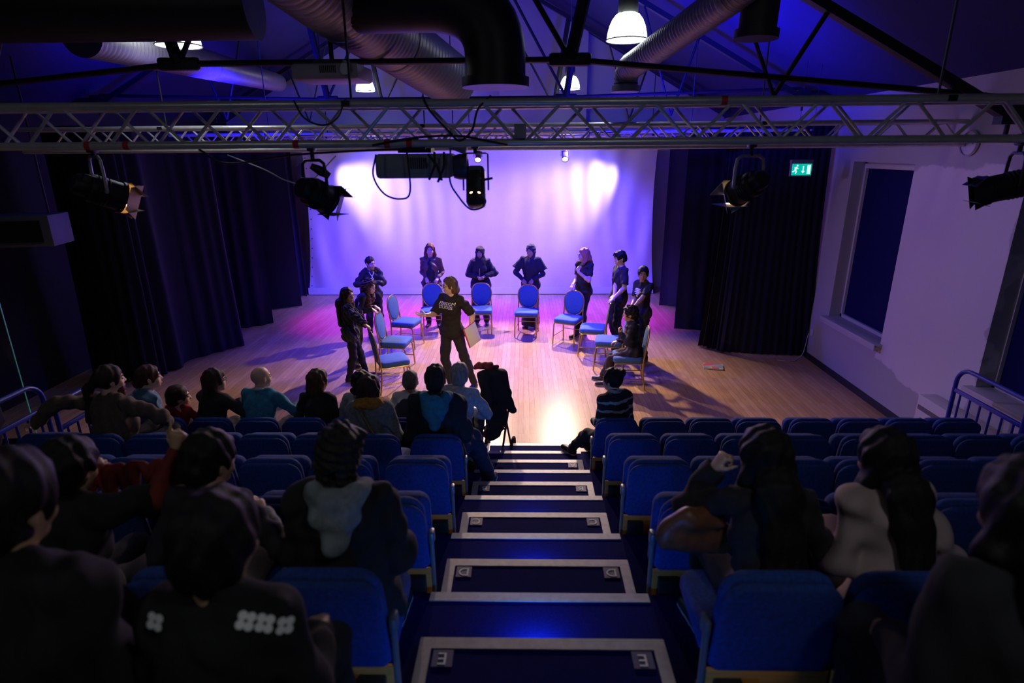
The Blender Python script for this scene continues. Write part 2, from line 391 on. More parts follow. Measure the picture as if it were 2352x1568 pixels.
# ------------------------------------------------------------------ raked seating tiers and aisle steps
RISE, TREAD, AX = .2506, .83, .0753
def NOSE(k): return 2.416 + (5 - k) * TREAD
M_CARPET = carpet_mat(); M_ALU = mat('scuffed_aluminium_edging', (.36, .36, .37), .5, .35, .12, 25)
M_PLATE = mat('letter_plate', (.07, .07, .17), .6); M_LETTER = mat('white_lettering', (.75, .75, .78), .6); M_LED = mat('step_light_lens', (.02, .10, .6), .4, emit=.35, ecolor=(.02, .2, 1))
ordn = ['lowest', 'second lowest', 'third lowest', 'fourth lowest', 'fifth', 'sixth', 'seventh', 'topmost']
TX0, TX1 = -4.12, 4.26
for k in range(1, 9):
    y0, y1 = (NOSE(k + 1), NOSE(k)) if k < 8 else (YF, NOSE(8))
    t = thing('seating_tier', '%s carpeted tier of the raked seating%s' % (ordn[k - 1], ' nearest the stage' if k == 1 else ' above the tier before it'), 'seating platform', ((TX0 + TX1) / 2, (y0 + y1) / 2, 0), 0, 'tiers of the raked seating')
    m = MB(); m.box((0, 0, k * RISE / 2), (TX1 - TX0, y1 - y0 - .001, k * RISE - .002)); m.obj('deck', M_CARPET, t)
    m = MB(); cx = AX - (TX0 + TX1) / 2; yo = (y1 - y0) / 2
    m.box((cx, yo - .028, k * RISE + .001), (1.0913, .056, .006)); m.box((cx, yo + .002, k * RISE - .016), (1.0913, .006, .036))
    m.obj('nosing', M_ALU, t, smooth=None)
LET = {2: 'A', 3: 'B', 4: 'C', 5: 'D', 6: 'E', 7: 'F'}
for k in range(1, 8):
    y0 = NOSE(k) + .004; y1 = NOSE(k) + .4164; zt = k * RISE - RISE / 2; z0 = (k - 1) * RISE; hw = 1.035 / 2; h = RISE / 2
    lab = 'carpeted aisle half step with metal edging, lettered %s' % LET[k] if k in LET else 'lowest aisle half step, standing on the wooden stage floor'
    t = thing('aisle_step', lab, 'step', (AX, (y0 + y1) / 2, z0), 0, 'half steps down the aisle')
    dep = y1 - y0
    m = MB(); m.box((0, -.001, h / 2), (hw * 2 - .01, dep - .01, h - .004)); m.obj('carpet_block', M_CARPET, t)
    m = MB(); m.box((0, dep / 2 - .028, h), (hw * 2, .056, .006)); m.box((0, dep / 2, h - .016), (hw * 2, .006, .036))
    for sx in (-1, 1): m.box((sx * (hw - .025), -.028, h), (.05, dep - .056, .006)); m.box((sx * hw, 0, h - .016), (.006, dep, .036))
    m.obj('edging', M_ALU, t, smooth=None)
    if k in LET:
        for sx in (-1, 1):
            m = MB(); m.box((0, 0, 0), (.085, .085, .004)); p = m.obj('letter_plate', M_PLATE, t); p.location = (sx * (hw - .105), dep / 2 - .108, h + .0015)
            me = text_mesh(LET[k], .085, .002, 0); me.materials.append(M_LETTER); q = link('letter', me, p); q.location = (0, 0, .003); q.rotation_euler = (0, 0, math.pi)
    if k >= 3:
        m = MB(); m.box((-.02, dep / 2 + .006, h - .06), (.10, .008, .025), bev=.003); m.obj('step_light', M_LED, t)
        l = bpy.data.lights.new('step_glow', 'AREA'); l.shape = 'RECTANGLE'; l.size = .10; l.size_y = .02; l.energy = 1.2 + .7 * (k - 3); l.color = (.02, .22, 1.0)
        o = link('step_glow', l, t); o.location = (-.02, dep / 2 + .016, h - .06); o.rotation_euler = (math.radians(62), 0, 0)

# ------------------------------------------------------------------ tip-up theatre seats
M_SEAT = mat('blue_seat_fabric', (.008, .038, .215), .9, 0, .30, 60, .3, 300, sheen=.0)
M_SHELL = mat('blue_seat_back_cover', (.0075, .035, .20), .9, 0, .30, 60, .3, 300)
M_PLY = mat('varnished_plywood', (.62, .24, .045), .45, 0, .18, 6, 0, 60, (1, 1, 12)); M_BLK = mat('black_plastic', (.012, .012, .014), .5); M_GREY = mat('grey_bracket', (.22, .23, .25), .4, .6)
def seat_poly(w_top, w_bot, h, r):
    # rounded trapezoid, z up
    p = []
    for cx, cz, a0 in ((w_top / 2 - r, h - r, 0), (-w_top / 2 + r, h - r, 90)):
        for i in range(8):
            a = math.radians(a0 + 90 * i / 7); p.append((cx + r * math.cos(a), cz + r * math.sin(a)))
    p += [(-w_bot / 2, .03), (-w_bot / 2 + .03, 0), (w_bot / 2 - .03, 0), (w_bot / 2, .03)]
    return p
def cushion(poly, th, puff=.012):
    # slab with softly rounded rim: outline rings through the thickness (normal = +y)
    m = MB(); n = len(poly); cx = sum(p[0] for p in poly) / n; cz = sum(p[1] for p in poly) / n
    rings = [(-.0, .86), (.1, .96), (.3, 1.0), (.7, 1.0), (.9, .96), (1.0, .86)]
    vs = []; fs = []
    for t, s in rings:
        for x, z in poly: vs.append(Vector((cx + (x - cx) * s, t * th, cz + (z - cz) * s)))
    for i in range(len(rings) - 1):
        for j in range(n): fs.append((i * n + j, i * n + (j + 1) % n, (i + 1) * n + (j + 1) % n, (i + 1) * n + j))
    c0 = len(vs); vs.append(Vector((cx, -puff, cz))); c1 = len(vs); vs.append(Vector((cx, th + puff, cz)))
    L = (len(rings) - 1) * n
    for j in range(n): fs.append((c0, (j + 1) % n, j)); fs.append((c1, L + j, L + (j + 1) % n))
    return m.add(vs, fs)
def seat_proto(side, down):
    # faces +y; y=0 is the back of the seat
    t = thing('theatre_seat', None, 'seat', (0, 0, 0))
    tl = Matrix.Rotation(math.radians(5), 4, 'X')
    o = cushion(seat_poly(.405, .425, .39, .085), .035, .006).obj('backrest_cover', M_SHELL, t, 60); o.location = (0, .02, .355); o.rotation_euler = (math.radians(5), 0, 0)
    o = cushion(seat_poly(.39, .42, .385, .085), .05).obj('backrest_cushion', M_SEAT, t, 60); o.location = (0, .06, .37); o.rotation_euler = (math.radians(5), 0, 0)
    c = cushion(seat_poly(.40, .42, .40, .06), .085).obj('seat_cushion', M_SEAT, t, 60)
    if down: c.location = (0, .12, .40); c.rotation_euler = (math.radians(-90), 0, 0)
    else: c.location = (0, .125, .295); c.rotation_euler = (math.radians(-4), 0, 0)
    m = MB(); m.box((0, .035, .235), (.43, .016, .25), bev=.004); m.obj('plywood_panel', M_PLY, t)
    for x, w_, h_ in ((side * .14, .10, .16), (-side * .015, .07, .11)):
        m = MB(); m.box((x, .012, .165 + h_ / 2), (w_, .05, h_), bev=.006); m.obj('hinge_box', M_BLK, t)
    for sx in (-1, 1):
        m = MB(); m.box((sx * .205, .11, .10), (.02, .045, .20), bev=.004); m.box((sx * .205, .16, .01), (.04, .16, .02), bev=.004); m.obj('leg', M_BLK, t)
    m = MB(); m.box((side * .222, .06, .37), (.018, .035, .36), bev=.006); m.box((side * .222, .07, .52), (.026, .06, .07), bev=.01); m.obj('bracket', M_GREY, t)
    return t
PRO = {(s, d): seat_proto(s, d) for s in (1, -1) for d in (False, True)}
used = set()
LX = [-.48, -.97, -1.42, -1.86, -2.30, -2.745, -3.19, -3.63]
RXS = [.65, 1.09, 1.53, 1.955, 2.45, 2.89, 3.325, 3.765]
nth = ['first', 'second', 'third', 'fourth', 'fifth', 'sixth', 'seventh', 'eighth']
rown = {1: 'front row', 2: 'second row from the stage', 3: 'third row from the stage', 4: 'fourth row from the stage', 5: 'fifth row from the stage', 6: 'nearest row'}
OCC = {(1, 'L'): {0, 1, 2, 3, 4, 5, 6, 7}, (1, 'R'): {0}, (2, 'L'): {0, 1, 2, 6, 7}, (5, 'L'): {0, 1, 2, 3}, (5, 'R'): {0, 1}, (6, 'L'): {0, 1}, (6, 'R'): {1}}
OCC[(1, 'L')] = {0, 1, 2, 3, 4, 5, 6, 7}; OCC[(2, 'L')] = {0, 1, 6}; OCC[(5, 'L')] = {0, 1, 2}
for k in range(1, 7):
    for sd in 'LR':
        for i in range(8):
            if k == 6 and not (i in OCC.get((6, sd), ())): continue
            x = LX[i] - .2075 if sd == 'L' else RXS[i] + .215
            key = (1 if sd == 'L' else -1, i in OCC.get((k, sd), ()))
            if key in used: r = copy_tree(PRO[key])
            else: r = PRO[key]; used.add(key)
            r.location = (x, NOSE(k + 1) + .02, k * RISE)
            tag(r, '%s blue tip-up theatre seat %s of the aisle, %s' % (nth[i], 'left' if sd == 'L' else 'right', rown[k]), 'seat', 'blue tip-up theatre seats')

# ------------------------------------------------------------------ drapes
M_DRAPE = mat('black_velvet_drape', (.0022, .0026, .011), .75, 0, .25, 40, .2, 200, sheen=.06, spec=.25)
M_DRAPE2 = mat('blue_lit_velvet_drape', (.008, .010, .04), .75, 0, .2, 40, .2, 200, sheen=.2)  # blue light on the curtains by the backcloth, put into the velvet colour
M_PIPE = mat('black_pipe', (.02, .02, .022), .5, .3)
def drape(name, ctrl, z0, z1, label, lam=.17, amp=.045, mt=None, flare=0.0, seed=0, th=.012, cat='curtain', group=None):
    rg = random.Random(seed); P = [Vector((x, y, 0)) for x, y in ctrl]
    pts = []; dist = [0]
    for i in range(len(P) - 1): dist.append(dist[-1] + (P[i + 1] - P[i]).length)
    L = dist[-1]; n = max(24, int(L / .018)); nz = 14; pos = []; nor = []; tng = []
    for a in range(n + 1):
        s = L * a / n; i = max(j for j in range(len(dist) - 1) if dist[j] <= s + 1e-9); t = (s - dist[i]) / (dist[i + 1] - dist[i])
        pos.append(P[i].lerp(P[i + 1], t)); d = (P[i + 1] - P[i]).normalized(); tng.append(d); nor.append(Vector((-d.y, d.x, 0)))
    ph = []; p = 0.0
    for a in range(n + 1):
        p += 2 * math.pi / lam * (L / n) * (1 + .45 * math.sin(a * .031 + seed) + .3 * math.sin(a * .077 + 2 * seed)); ph.append(p)
    front = []; back = []; c = P[0].lerp(P[-1], .5)
    for j in range(nz + 1):
        u = j / nz; z = z1 + (z0 - z1) * u
        for a in range(n + 1):
            am = amp * (.55 + .45 * u) * (.75 + .5 * math.sin(a * .05 + 3 * seed))
            off = am * math.sin(ph[a] + .35 * math.sin(u * 2.1 + a * .02)) + .4 * am * math.sin(ph[a] * .5 + 1.1 + seed)
            q = pos[a] + nor[a] * off + tng[a] * (flare * u * u * (a / n - .5)) + Vector((0, 0, z))
            front.append(q + nor[a] * th / 2); back.append(q - nor[a] * th / 2)
    w_ = n + 1; N = len(front); fs = []
    for j in range(nz):
        for a in range(n):
            i0 = j * w_ + a; fs.append((i0, i0 + w_, i0 + w_ + 1, i0 + 1)); fs.append((N + i0, N + i0 + 1, N + i0 + w_ + 1, N + i0 + w_))
    for a in range(n):
        fs.append((a, a + 1, N + a + 1, N + a)); b = nz * w_ + a; fs.append((b, N + b, N + b + 1, b + 1))
    for j in range(nz):
        i0 = j * w_; fs.append((i0, N + i0, N + i0 + w_, i0 + w_)); i1 = i0 + n; fs.append((i1, i1 + w_, N + i1 + w_, N + i1))
    root = thing(name, label, cat, (c.x, c.y, 0), 0, group)
    m = MB(); m.add([v - c for v in front + back], fs); m.obj('drape', mt or M_DRAPE, root, 70)
    m = MB(); m.tube([(p - c) + Vector((0, 0, z1 + .015)) for p in pos[::max(1, n // 12)] + [pos[-1]]], .02, 8); m.obj('curtain_rail', M_PIPE, root)
    return root
TOP = 3.72
drape('curtain', [(-6.9, 8.75), (-6.2, 8.35), (-5.78, 8.35), (-5.72, 9.0), (-5.62, 9.45), (-5.19, 10.05)], .03, TOP, 'wide black velvet curtain along left side of stage, nearest the audience', .20, .055, seed=1, group='side curtains of the stage', flare=.2)
drape('curtain', [(-6.3, 10.75), (-5.85, 11.05), (-5.18, 11.58)], .03, TOP, 'second curtain from the front on the left side of stage', .26, .03, seed=2, group='side curtains of the stage')
drape('curtain', [(-6.3, 12.4), (-5.8, 12.7), (-5.11, 13.02)], .03, TOP, 'third curtain from the front on the left side of stage', .3, .025, seed=3, group='side curtains of the stage')
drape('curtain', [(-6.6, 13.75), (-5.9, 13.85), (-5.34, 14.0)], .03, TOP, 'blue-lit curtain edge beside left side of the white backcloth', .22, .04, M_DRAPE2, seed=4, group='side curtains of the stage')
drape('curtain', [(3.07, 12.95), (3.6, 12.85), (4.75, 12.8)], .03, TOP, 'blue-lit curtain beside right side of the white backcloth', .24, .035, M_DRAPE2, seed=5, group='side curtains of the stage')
drape('curtain', [(2.97, 11.15), (3.6, 11.0), (4.75, 10.9)], .03, TOP, 'flat black curtain between the backcloth and the front right curtain', .34, .018, seed=6, group='side curtains of the stage')
drape('curtain', [(3.26, 10.0), (3.50, 9.72), (4.1, 9.6), (4.72, 9.55)], .03, TOP, 'gathered dark curtain at front right of stage beside the wall', .12, .035, seed=7, group='side curtains of the stage', flare=.35)

# white backcloth
def backcloth():
    m = MB(); nx, nz = 220, 90; A = []; B = []
    rg = random.Random(5)
    for j in range(nz + 1):
        v = j / nz; z = .02 + v * 3.75
        for i in range(nx + 1):
            u = i / nx
            xl = -5.36 + .20 * v + .10 * math.sin(math.pi * v); xr = 3.20 - .10 * v - .09 * math.sin(math.pi * v)
            x = xl + (xr - xl) * u; e = min(u, 1 - u)
            y = 14.22 + .05 * math.sin(u * 3.1) * v
            cw = math.exp(-e * 9)
            s = (u if u < .5 else 1 - u)
            y += .030 * cw * math.sin(46 * (s * 1.6 + .22 * v)) * (.4 + .6 * (1 - v)) + .014 * math.exp(-(1 - v) * 3.2) * math.sin(60 * u + 6 * math.sin(9 * u)) * (.4 + cw)
            y += .010 * math.sin(105 * u + 2 * math.sin(13 * u + 3 * v)) * (.25 + .75 * math.exp(-((v - .45) / .25) ** 2)) + .005 * math.sin(31 * u + 4 * v)
            y += .034 * math.exp(-((u - .86) / .09) ** 2) * math.exp(-(1 - v) * 2.2) * math.sin(95 * u - 5 * v)
            A.append(Vector((x, y - .003, z))); B.append(Vector((x, y + .003, z)))
    N = len(A); w_ = nx + 1; fs = []
    for j in range(nz):
        for i in range(nx):
            a = j * w_ + i; fs.append((a, a + 1, a + w_ + 1, a + w_)); fs.append((N + a, N + a + w_, N + a + w_ + 1, N + a + 1))
    for i in range(nx):
        fs.append((i, N + i, N + i + 1, i + 1)); b = nz * w_ + i; fs.append((b, b + 1, N + b + 1, N + b))
    for j in range(nz):
        a = j * w_; fs.append((a, a + w_, N + a + w_, N + a)); a += nx; fs.append((a, N + a, N + a + w_, a + w_))
    t = thing('backcloth', 'big white cloth stretched across the back of the stage', 'backdrop', (-1.1, 14.22, 0))
    c = Vector((-1.1, 14.22, 0)); m.add([p - c for p in A + B], fs); m.obj('cloth', mat('white_backcloth', (.74, .73, .75), .9, 0, .03, 3), t, 70)
    mm = MB()
    for a in (0, 1):
        y = -.014
    mm.box((-.02, -.018, .10), (8.5, .008, .17)); mm.obj('hem', mat('backcloth_hem', (.80, .79, .80), .8), t)
    for j in range(14):
        v = .06 + j * .062; g = MB(); x = -5.36 + .20 * v + .10 * math.sin(math.pi * v) + .07
        g.lathe([(.006, 0), (.016, 0), (.016, .004), (.006, .004)], 10, Matrix.Translation((x + 1.1, -.045, .02 + v * 3.75)) @ Matrix.Rotation(math.pi / 2, 4, 'X')); g.obj('grommet', M_BLK, t)
    g = MB(); g.tube([(-4.15, 0, 3.79), (4.25, 0, 3.79)], .024, 8); g.obj('hanging_bar', M_PIPE, t)
    return t
backcloth()
# ------------------------------------------------------------------ lighting trusses
M_TRUSS = mat('aluminium_truss', (.68, .67, .64), .32, .4, .10, 14)
M_CABLE = mat('black_cable', (.01, .01, .012), .5); M_RED = mat('red_tape', (.55, .03, .03), .6)
def truss(y, x0, x1, label, z0=3.425, h=.235, pitch=.53, ph=0.0, rc=.025, rb=.0105, three=True, side='lattice'):
    L = x1 - x0; t = thing('lighting_truss', label, 'truss', ((x0 + x1) / 2, y + h / 2, z0), 0, 'lattice lighting trusses')
    m = MB(); m.tube([(-L / 2, 0, 0), (L / 2, 0, 0)], rc, 14); me = m.mesh('chord', M_TRUSS, 40)
    for yy in (-h / 2, h / 2):
        for zz in (0, h): o = link('chord', me, t); o.location = (0, yy, zz)
    hp = pitch / 2; n = int(L / hp)
    m = MB(); a = Vector((0, 0, 0)); b = Vector((hp - .035, 0, h)); m.tube([a, b], rb, 8); up = m.mesh('brace', M_TRUSS, 40)
    m = MB(); m.tube([(0, 0, h), (hp - .035, 0, 0)], rb, 8); dn = m.mesh('brace', M_TRUSS, 40)
    for yy, off in ((-h / 2, ph), (h / 2, ph + hp * .62)):
        for i in range(n):
            x = -L / 2 + off % pitch + i * hp
            if x + hp > L / 2: break
            o = link('brace', up if i % 2 == 0 else dn, t); o.location = (x + .018, yy, 0)
    if three:
        for i in range(int(L / pitch)):
            x = -L / 2 + i * pitch + .1; m = MB(); m.tube([(x, -h / 2, 0), (x + hp, h / 2, 0)], rb, 6); m.obj('cross_brace', M_TRUSS, t)
    return t
tr = truss(3.9, -4.9, WR - .02, 'long silver lattice truss crossing the whole hall, nearest the camera', ph=.12)
T2 = truss(6.8, -5.6, WR - .03, 'second silver lattice truss, just behind the nearest one', ph=.3, three=False, z0=3.41)
T3 = truss(9.6, -5.6, WR - .2, 'third lattice truss, over the middle of the stage', ph=.05, three=False, z0=3.42)
T4 = truss(12.5, -5.6, WR - .03, 'farthest lattice truss, in front of the white backcloth', ph=.2, three=False, z0=3.44)
for x in (-2.78, -2.53, -1.44, -.86, -.72, 1.23):        # tape bands round the bottom chord
    m = MB(); m.lathe([(.0262, -.018), (.0275, -.018), (.0275, .018), (.0262, .018)], 16, Matrix.Rotation(math.pi / 2, 4, 'Y'))
    o = m.obj('tape_band', M_RED, tr); o.location = (x - tr.location.x, -.1175, .235 if x > 1 else 0)
for t_ in (tr, T2, T3, T4):                              # hanging rods up to the roof
    for x in (-4.0, -1.1, 2.6):
        m = MB(); ztop = RZ - SLOPE * abs(x - RX) - t_.location.z - .02; m.tube([(x - t_.location.x, 0, .235), (x - t_.location.x, 0, ztop)], .008, 6); m.obj('hanging_rod', M_STEEL, t_)
        m = MB(); m.box((x - t_.location.x, 0, .235), (.05, .30, .035)); m.obj('hanging_bracket', M_STEEL, t_)
# black gauze drapes above the stage carried between the trusses are left as bare steel
def cable(label, ctrl, r=.007, mt=None, name='cable'):
    m = MB(); c = Vector(ctrl[0]); m.tube([p - c for p in spline(ctrl, 8)], r, 7); o = m.obj(name, mt or M_CABLE); o.location = c
    return tag(o, label, 'cable', 'cables on the lighting rig')
cable('black cable looping under the front truss by the left lantern', [(-2.1, 3.95, 3.40), (-1.95, 4.0, 3.31), (-1.5, 3.95, 3.36), (-1.0, 3.93, 3.385), (-.62, 3.9, 3.395)])
cable('black cable draped along the bottom chord at mid truss', [(-.95, 3.87, 3.415), (-.7, 3.86, 3.455), (-.4, 3.86, 3.465), (-.1, 3.86, 3.41)])
cable('black cable coiled on the top chord above the projector', [(-.62, 3.88, 3.70), (-.58, 3.86, 3.62), (-.47, 3.86, 3.50), (-.40, 3.87, 3.44), (-.32, 3.87, 3.50), (-.28, 3.87, 3.62), (-.2, 3.9, 3.70)])
cable('thin black cable hanging loose in the truss left of the projector', [(-1.42, 3.88, 3.68), (-1.36, 3.86, 3.58), (-1.25, 3.86, 3.535), (-1.15, 3.86, 3.58), (-1.1, 3.88, 3.69)], .006)
cable('grey cable hanging slack before the left curtains', [(-3.4, 7.0, 3.36), (-3.0, 7.0, 3.2), (-2.75, 7.0, 3.07), (-2.5, 7.0, 3.05), (-2.15, 7.0, 3.34)], .008, mat('grey_cable', (.3, .3, .32), .5))
m = MB(); m.box((0, 0, 0), (.075, .05, .085), bev=.006); o = m.obj('junction_box', mat('grey_box', (.28, .28, .30), .6)); o.location = (-.02, 3.87, 3.49); tag(o, 'small grey box fixed low on the front truss lattice', 'box')

# ------------------------------------------------------------------ roof steelwork
def roof_truss(y, label, xn, zn, hi, lo, extra=()):
    t = thing('roof_truss', label, 'roof truss', (RX, y, zn), 0, 'black steel roof trusses'); P = lambda x, z: Vector((x - RX, 0, z - zn))
    s = (hi[1] - lo[1]) / (hi[0] - lo[0]); R = lambda x: hi[1] + s * (abs(x - RX) + RX - hi[0])
    half = xn[1] - RX
    for sg in (1, -1):
        xe = lo[0]; X = lambda x: RX + sg * (x - RX)
        m = MB(); ax = P(X(xe), R(xe)); bx = P(RX, R(RX)); d = (bx - ax); q = frame(d.normalized()); m.box((ax + bx) / 2, (.09, .07, d.length), q); m.obj('rafter', M_STEEL, t)
        m = MB(); m.tube([P(X(xn[1]), zn), P(X(xe), R(xe) + .12)], .024, 8); m.obj('tie_bar', M_STEEL, t)
        m = MB(); m.tube([P(X(xn[1]), zn), P(X(xn[1]) + sg * .28, R(xn[1] + .28))], .05, 8); m.obj('strut', M_STEEL, t)
        m = MB(); m.tube([P(X(xn[1]), zn), P(X(RX + .25), R(RX + .25))], .022, 8); m.obj('strut', M_STEEL, t)
        q0 = P(X(xn[1] + 1.63), zn - .28); m = MB(); m.tube([q0, P(X(xn[1] + 1.98), R(xn[1] + 1.98))], .020, 8); m.obj('strut', M_STEEL, t)
        m = MB(); m.tube([q0, P(X(xn[1] + 1.12), R(xn[1] + 1.12))], .016, 8); m.obj('strut', M_STEEL, t)
        m = MB(); a = P(X(xn[1]), zn); m.box(a, (.34, .06, .10), bev=.03); m.obj('node_plate', M_STEEL, t)
        m = MB(); a = P(X(xe), R(xe)); m.box(a + Vector((sg * .05, 0, .02)), (.18, .10, .20)); m.tube([a + Vector((sg * .05, 0, -.2)), a + Vector((sg * .05, 0, 0))], .018, 8); m.obj('eave_shoe', M_STEEL, t)
        ze = R(xe); xw = WR if sg > 0 else WL
        m = MB(); m.tube([a + Vector((sg * .05, 0, .04)), P(xw, ze + .04)], .05, 8); m.obj('wall_bracket', M_STEEL, t)
    m = MB(); m.tube([P(xn[0], zn), P(xn[1], zn)], .024, 8); m.obj('tie_bar', M_STEEL, t)
    return t
roof_truss(5.1, 'black steel roof truss over the front rows, nearest the camera', (-2.81, .37), 4.06, (2.22, 4.46), (3.85, 3.63))
roof_truss(9.8, 'black steel roof truss over the middle of the stage', (-3.0, .66), 4.17, (1.8, 5.44), (4.25, 4.14))
roof_truss(13.6, 'farthest black steel roof truss near the back wall', (-3.0, .66), 4.30, (1.8, 5.55), (4.3, 4.22))

# ------------------------------------------------------------------ air ducts
M_DUCT = mat('grey_spiral_duct', (.24, .23, .28), .42, .2, .08, 6); M_SEAM = mat('dark_lock_seam', (.025, .025, .03), .6); M_DUCTB = mat('black_duct', (.01, .01, .012), .5)  # seam colour holds the shadow lines of the ribs and some dirt
def duct(label, pts, r, mt, pitch=.06, ribs=True, flange=None, n=28, rib_h=.007, cat='air duct'):
    pts = [Vector(p) for p in pts]; c = pts[0].lerp(pts[-1], .5); t = thing('air_duct', label, cat, c, 0, 'air ducts under the roof')
    L = sum((pts[i + 1] - pts[i]).length for i in range(len(pts) - 1)); k = max(2, int(L / (pitch / 4 if ribs else .06)))
    out = []; rad = []; s = [0]
    for i in range(len(pts) - 1): s.append(s[-1] + (pts[i + 1] - pts[i]).length)
    for a in range(k + 1):
        d = L * a / k; i = max(j for j in range(len(s) - 1) if s[j] <= d + 1e-9); out.append(pts[i].lerp(pts[i + 1], (d - s[i]) / (s[i + 1] - s[i])) - c)
        rad.append(r + (rib_h if (ribs and a % 4 == 0) else 0))
    m = MB(); m.tube(out, rad, n)
    if ribs:
        for a in range(k):
            if a % 4 == 0:
                for j in range(n): m.mi[a * n + j] = 1
    m.obj('duct_pipe', [mt, M_SEAM], t, 60)
    if flange:
        m = MB(); d = (out[-1] - out[-2]).normalized(); m.tube([out[-1] - d * .05, out[-1] + d * .012], r + .025, n); m.obj('flange', mt, t)
    return t
duct('big ribbed grey air duct rising over the centre toward the upper left', [(-1.68, 2.7, 4.72), (-1.42, 3.9, 4.48), (-1.28, 4.59, 4.37), (-1.125, 5.55, 4.295), (-.74, 6.75, 4.085)], .255, M_DUCT, .065, True, None, 36, .008)
M_BEND = []
def bend(a, b, c, n=10):   # quarter bend a->b->c
    a, b, c = Vector(a), Vector(b), Vector(c); return [(a * (1 - t) ** 2 + b * 2 * t * (1 - t) + c * t * t) for t in [i / n for i in range(n + 1)]]
duct('wide black duct bending down just above the front truss', [(-1.12, 4.50, 4.36)] + bend((-.72, 4.36, 4.34), (-.19, 4.35, 4.36), (-.19, 4.35, 3.98)) + [(-.19, 4.35, 3.80)], .205, M_DUCTB, .06, False, True)
duct('long black duct crossing the dark upper left of the hall', [(-5.9, 4.5, 4.36), (-1.95, 4.75, 4.40)], .235, M_DUCTB, .06, False)
duct('slim silver spiral duct at right ending in a downward elbow', [(1.75, 4.2, 4.62), (1.52, 4.88, 4.44), (1.13, 6.55, 4.21)] + bend((1.11, 6.65, 4.20), (1.09, 6.78, 4.17), (1.09, 6.80, 4.10), 6) + [(1.09, 6.80, 3.98)], .125, M_DUCT, .05, True, True, 28, .004)
duct('short dark duct outlet pointing down at upper right', [(2.6, 4.75, 4.86)] + bend((2.1, 4.86, 4.78), (1.76, 4.9, 4.72), (1.75, 4.9, 4.5), 6) + [(1.74, 4.9, 4.17)], .135, mat('dark_duct', (.035, .035, .04), .5), .06, False, True)
duct('thin ribbed duct running along the far left roof slope', [(-3.85, 5.6, 4.36), (-4.05, 8.2, 4.46), (-5.2, 13.4, 4.80)], .17, M_DUCT, .07, True, None, 28, .007)

# ------------------------------------------------------------------ pendant lamps
M_GLOW = mat('lit_glass_shade', (1, 1, 1), .4, emit=9.0, ecolor=(.96, 1.0, 1.0)); M_CAP = mat('grey_lamp_housing', (.16, .17, .16), .5, .3)
def pendant(x, y, z, label, s=1.0, watts=12.0):
    t = thing('pendant_lamp', label, 'lamp', (x, y, z), 0, 'glowing high-bay pendant lamps')
    prof = [(.205, 0), (.200, .06), (.182, .13), (.155, .19), (.118, .235), (.09, .25)]
    m = MB(); m.lathe([(r * s, h * s) for r, h in prof], 32, cap1=True); m.lathe([(.195 * s, .004), (.0, .02)], 32); m.obj('glass_shade', M_GLOW, t)
    m = MB(); m.lathe([(.212 * s, -.006), (.218 * s, 0), (.212 * s, .008), (.205 * s, .004)], 32); 
    for a in range(4):
        q = math.radians(45 + 90 * a); m.tube([(math.cos(q) * r * s * 1.02, math.sin(q) * r * s * 1.02, h * s) for r, h in prof], .004, 5)
    m.obj('shade_ring', M_CAP, t)
    m = MB(); m.lathe([(.10 * s, .24 * s), (.105 * s, .27 * s), (.10 * s, .40 * s), (.07 * s, .44 * s), (.03, .47 * s)], 24, cap1=True); m.obj('lamp_housing', M_CAP, t)
    zr = RZ - SLOPE * abs(x - RX) - z - .01
    m = MB(); m.tube([(0, 0, .46 * s), (0, 0, zr)], .008, 6); m.obj('suspension_rod', M_CAP, t)
    l = bpy.data.lights.new('pendant_glow', 'SPOT'); l.energy = watts; l.color = (.82, .94, 1); l.shadow_soft_size = .16; l.spot_size = math.radians(165); l.spot_blend = .5
    o = link('pendant_glow', l, t); o.location = (0, 0, -.05)
    return t
pendant(1.07, 6.75, 4.46, 'big glowing pendant lamp hanging right of centre, nearest of the four')
pendant(.95, 13.0, 4.58, 'small glowing pendant lamp hanging right of centre near the back wall')
pendant(-3.3, 13.2, 4.60, 'small glowing pendant lamp hanging left of centre near the back wall', .95)
pendant(-3.38, 6.3, 4.385, 'glowing pendant lamp at upper left, half hidden by the black duct')

pendant(1.07, .1, 4.46, 'glowing pendant lamp above the back rows, right of the aisle', watts=20)
pendant(-3.35, .1, 4.46, 'glowing pendant lamp above the back rows at the left', watts=12)

# ------------------------------------------------------------------ projectors
def projector(loc, rz, w, d, h, body, label, lens_side, drop):
    t = thing('projector', label, 'projector', loc, rz, 'projectors hung from the rig')
    m = MB(); m.box((0, 0, 0), (w, d, h), bev=.025); m.obj('casing', body, t)
    m = MB(); 
    for i in range(9): m.box((-w * .05 + i * .014, -d / 2 - .002, h * .12), (.007, .006, h * .45))
    m.obj('vent_grille', M_BLK, t)
    if lens_side:
        R = Matrix.Rotation(math.pi / 2 * lens_side, 4, 'Y'); m = MB(); m.lathe([(.0, .0), (.075, .0), (.085, .04), (.082, .09), (.055, .095), (.05, .06), (0, .06)], 24, Matrix.Translation((lens_side * w / 2, 0, -.01)) @ R); m.obj('lens', mat('lens_barrel', (.10, .09, .16), .3, .3), t)
    else:
        m = MB(); m.lathe([(.0, .0), (.04, .0), (.045, .02), (.03, .022), (0, .015)], 20, Matrix.Translation((w * .33, -d / 2, .01)) @ Matrix.Rotation(math.pi / 2, 4, 'X')); m.obj('lens', mat('lens_barrel', (.10, .09, .16), .3, .3), t)
    m = MB(); m.box((0, 0, h / 2 + .02), (.22, .16, .03)); m.tube([(0, 0, h / 2 + .02), (0, 0, h / 2 + drop)], .018, 8); m.obj('ceiling_mount', M_STEEL, t)
    return t
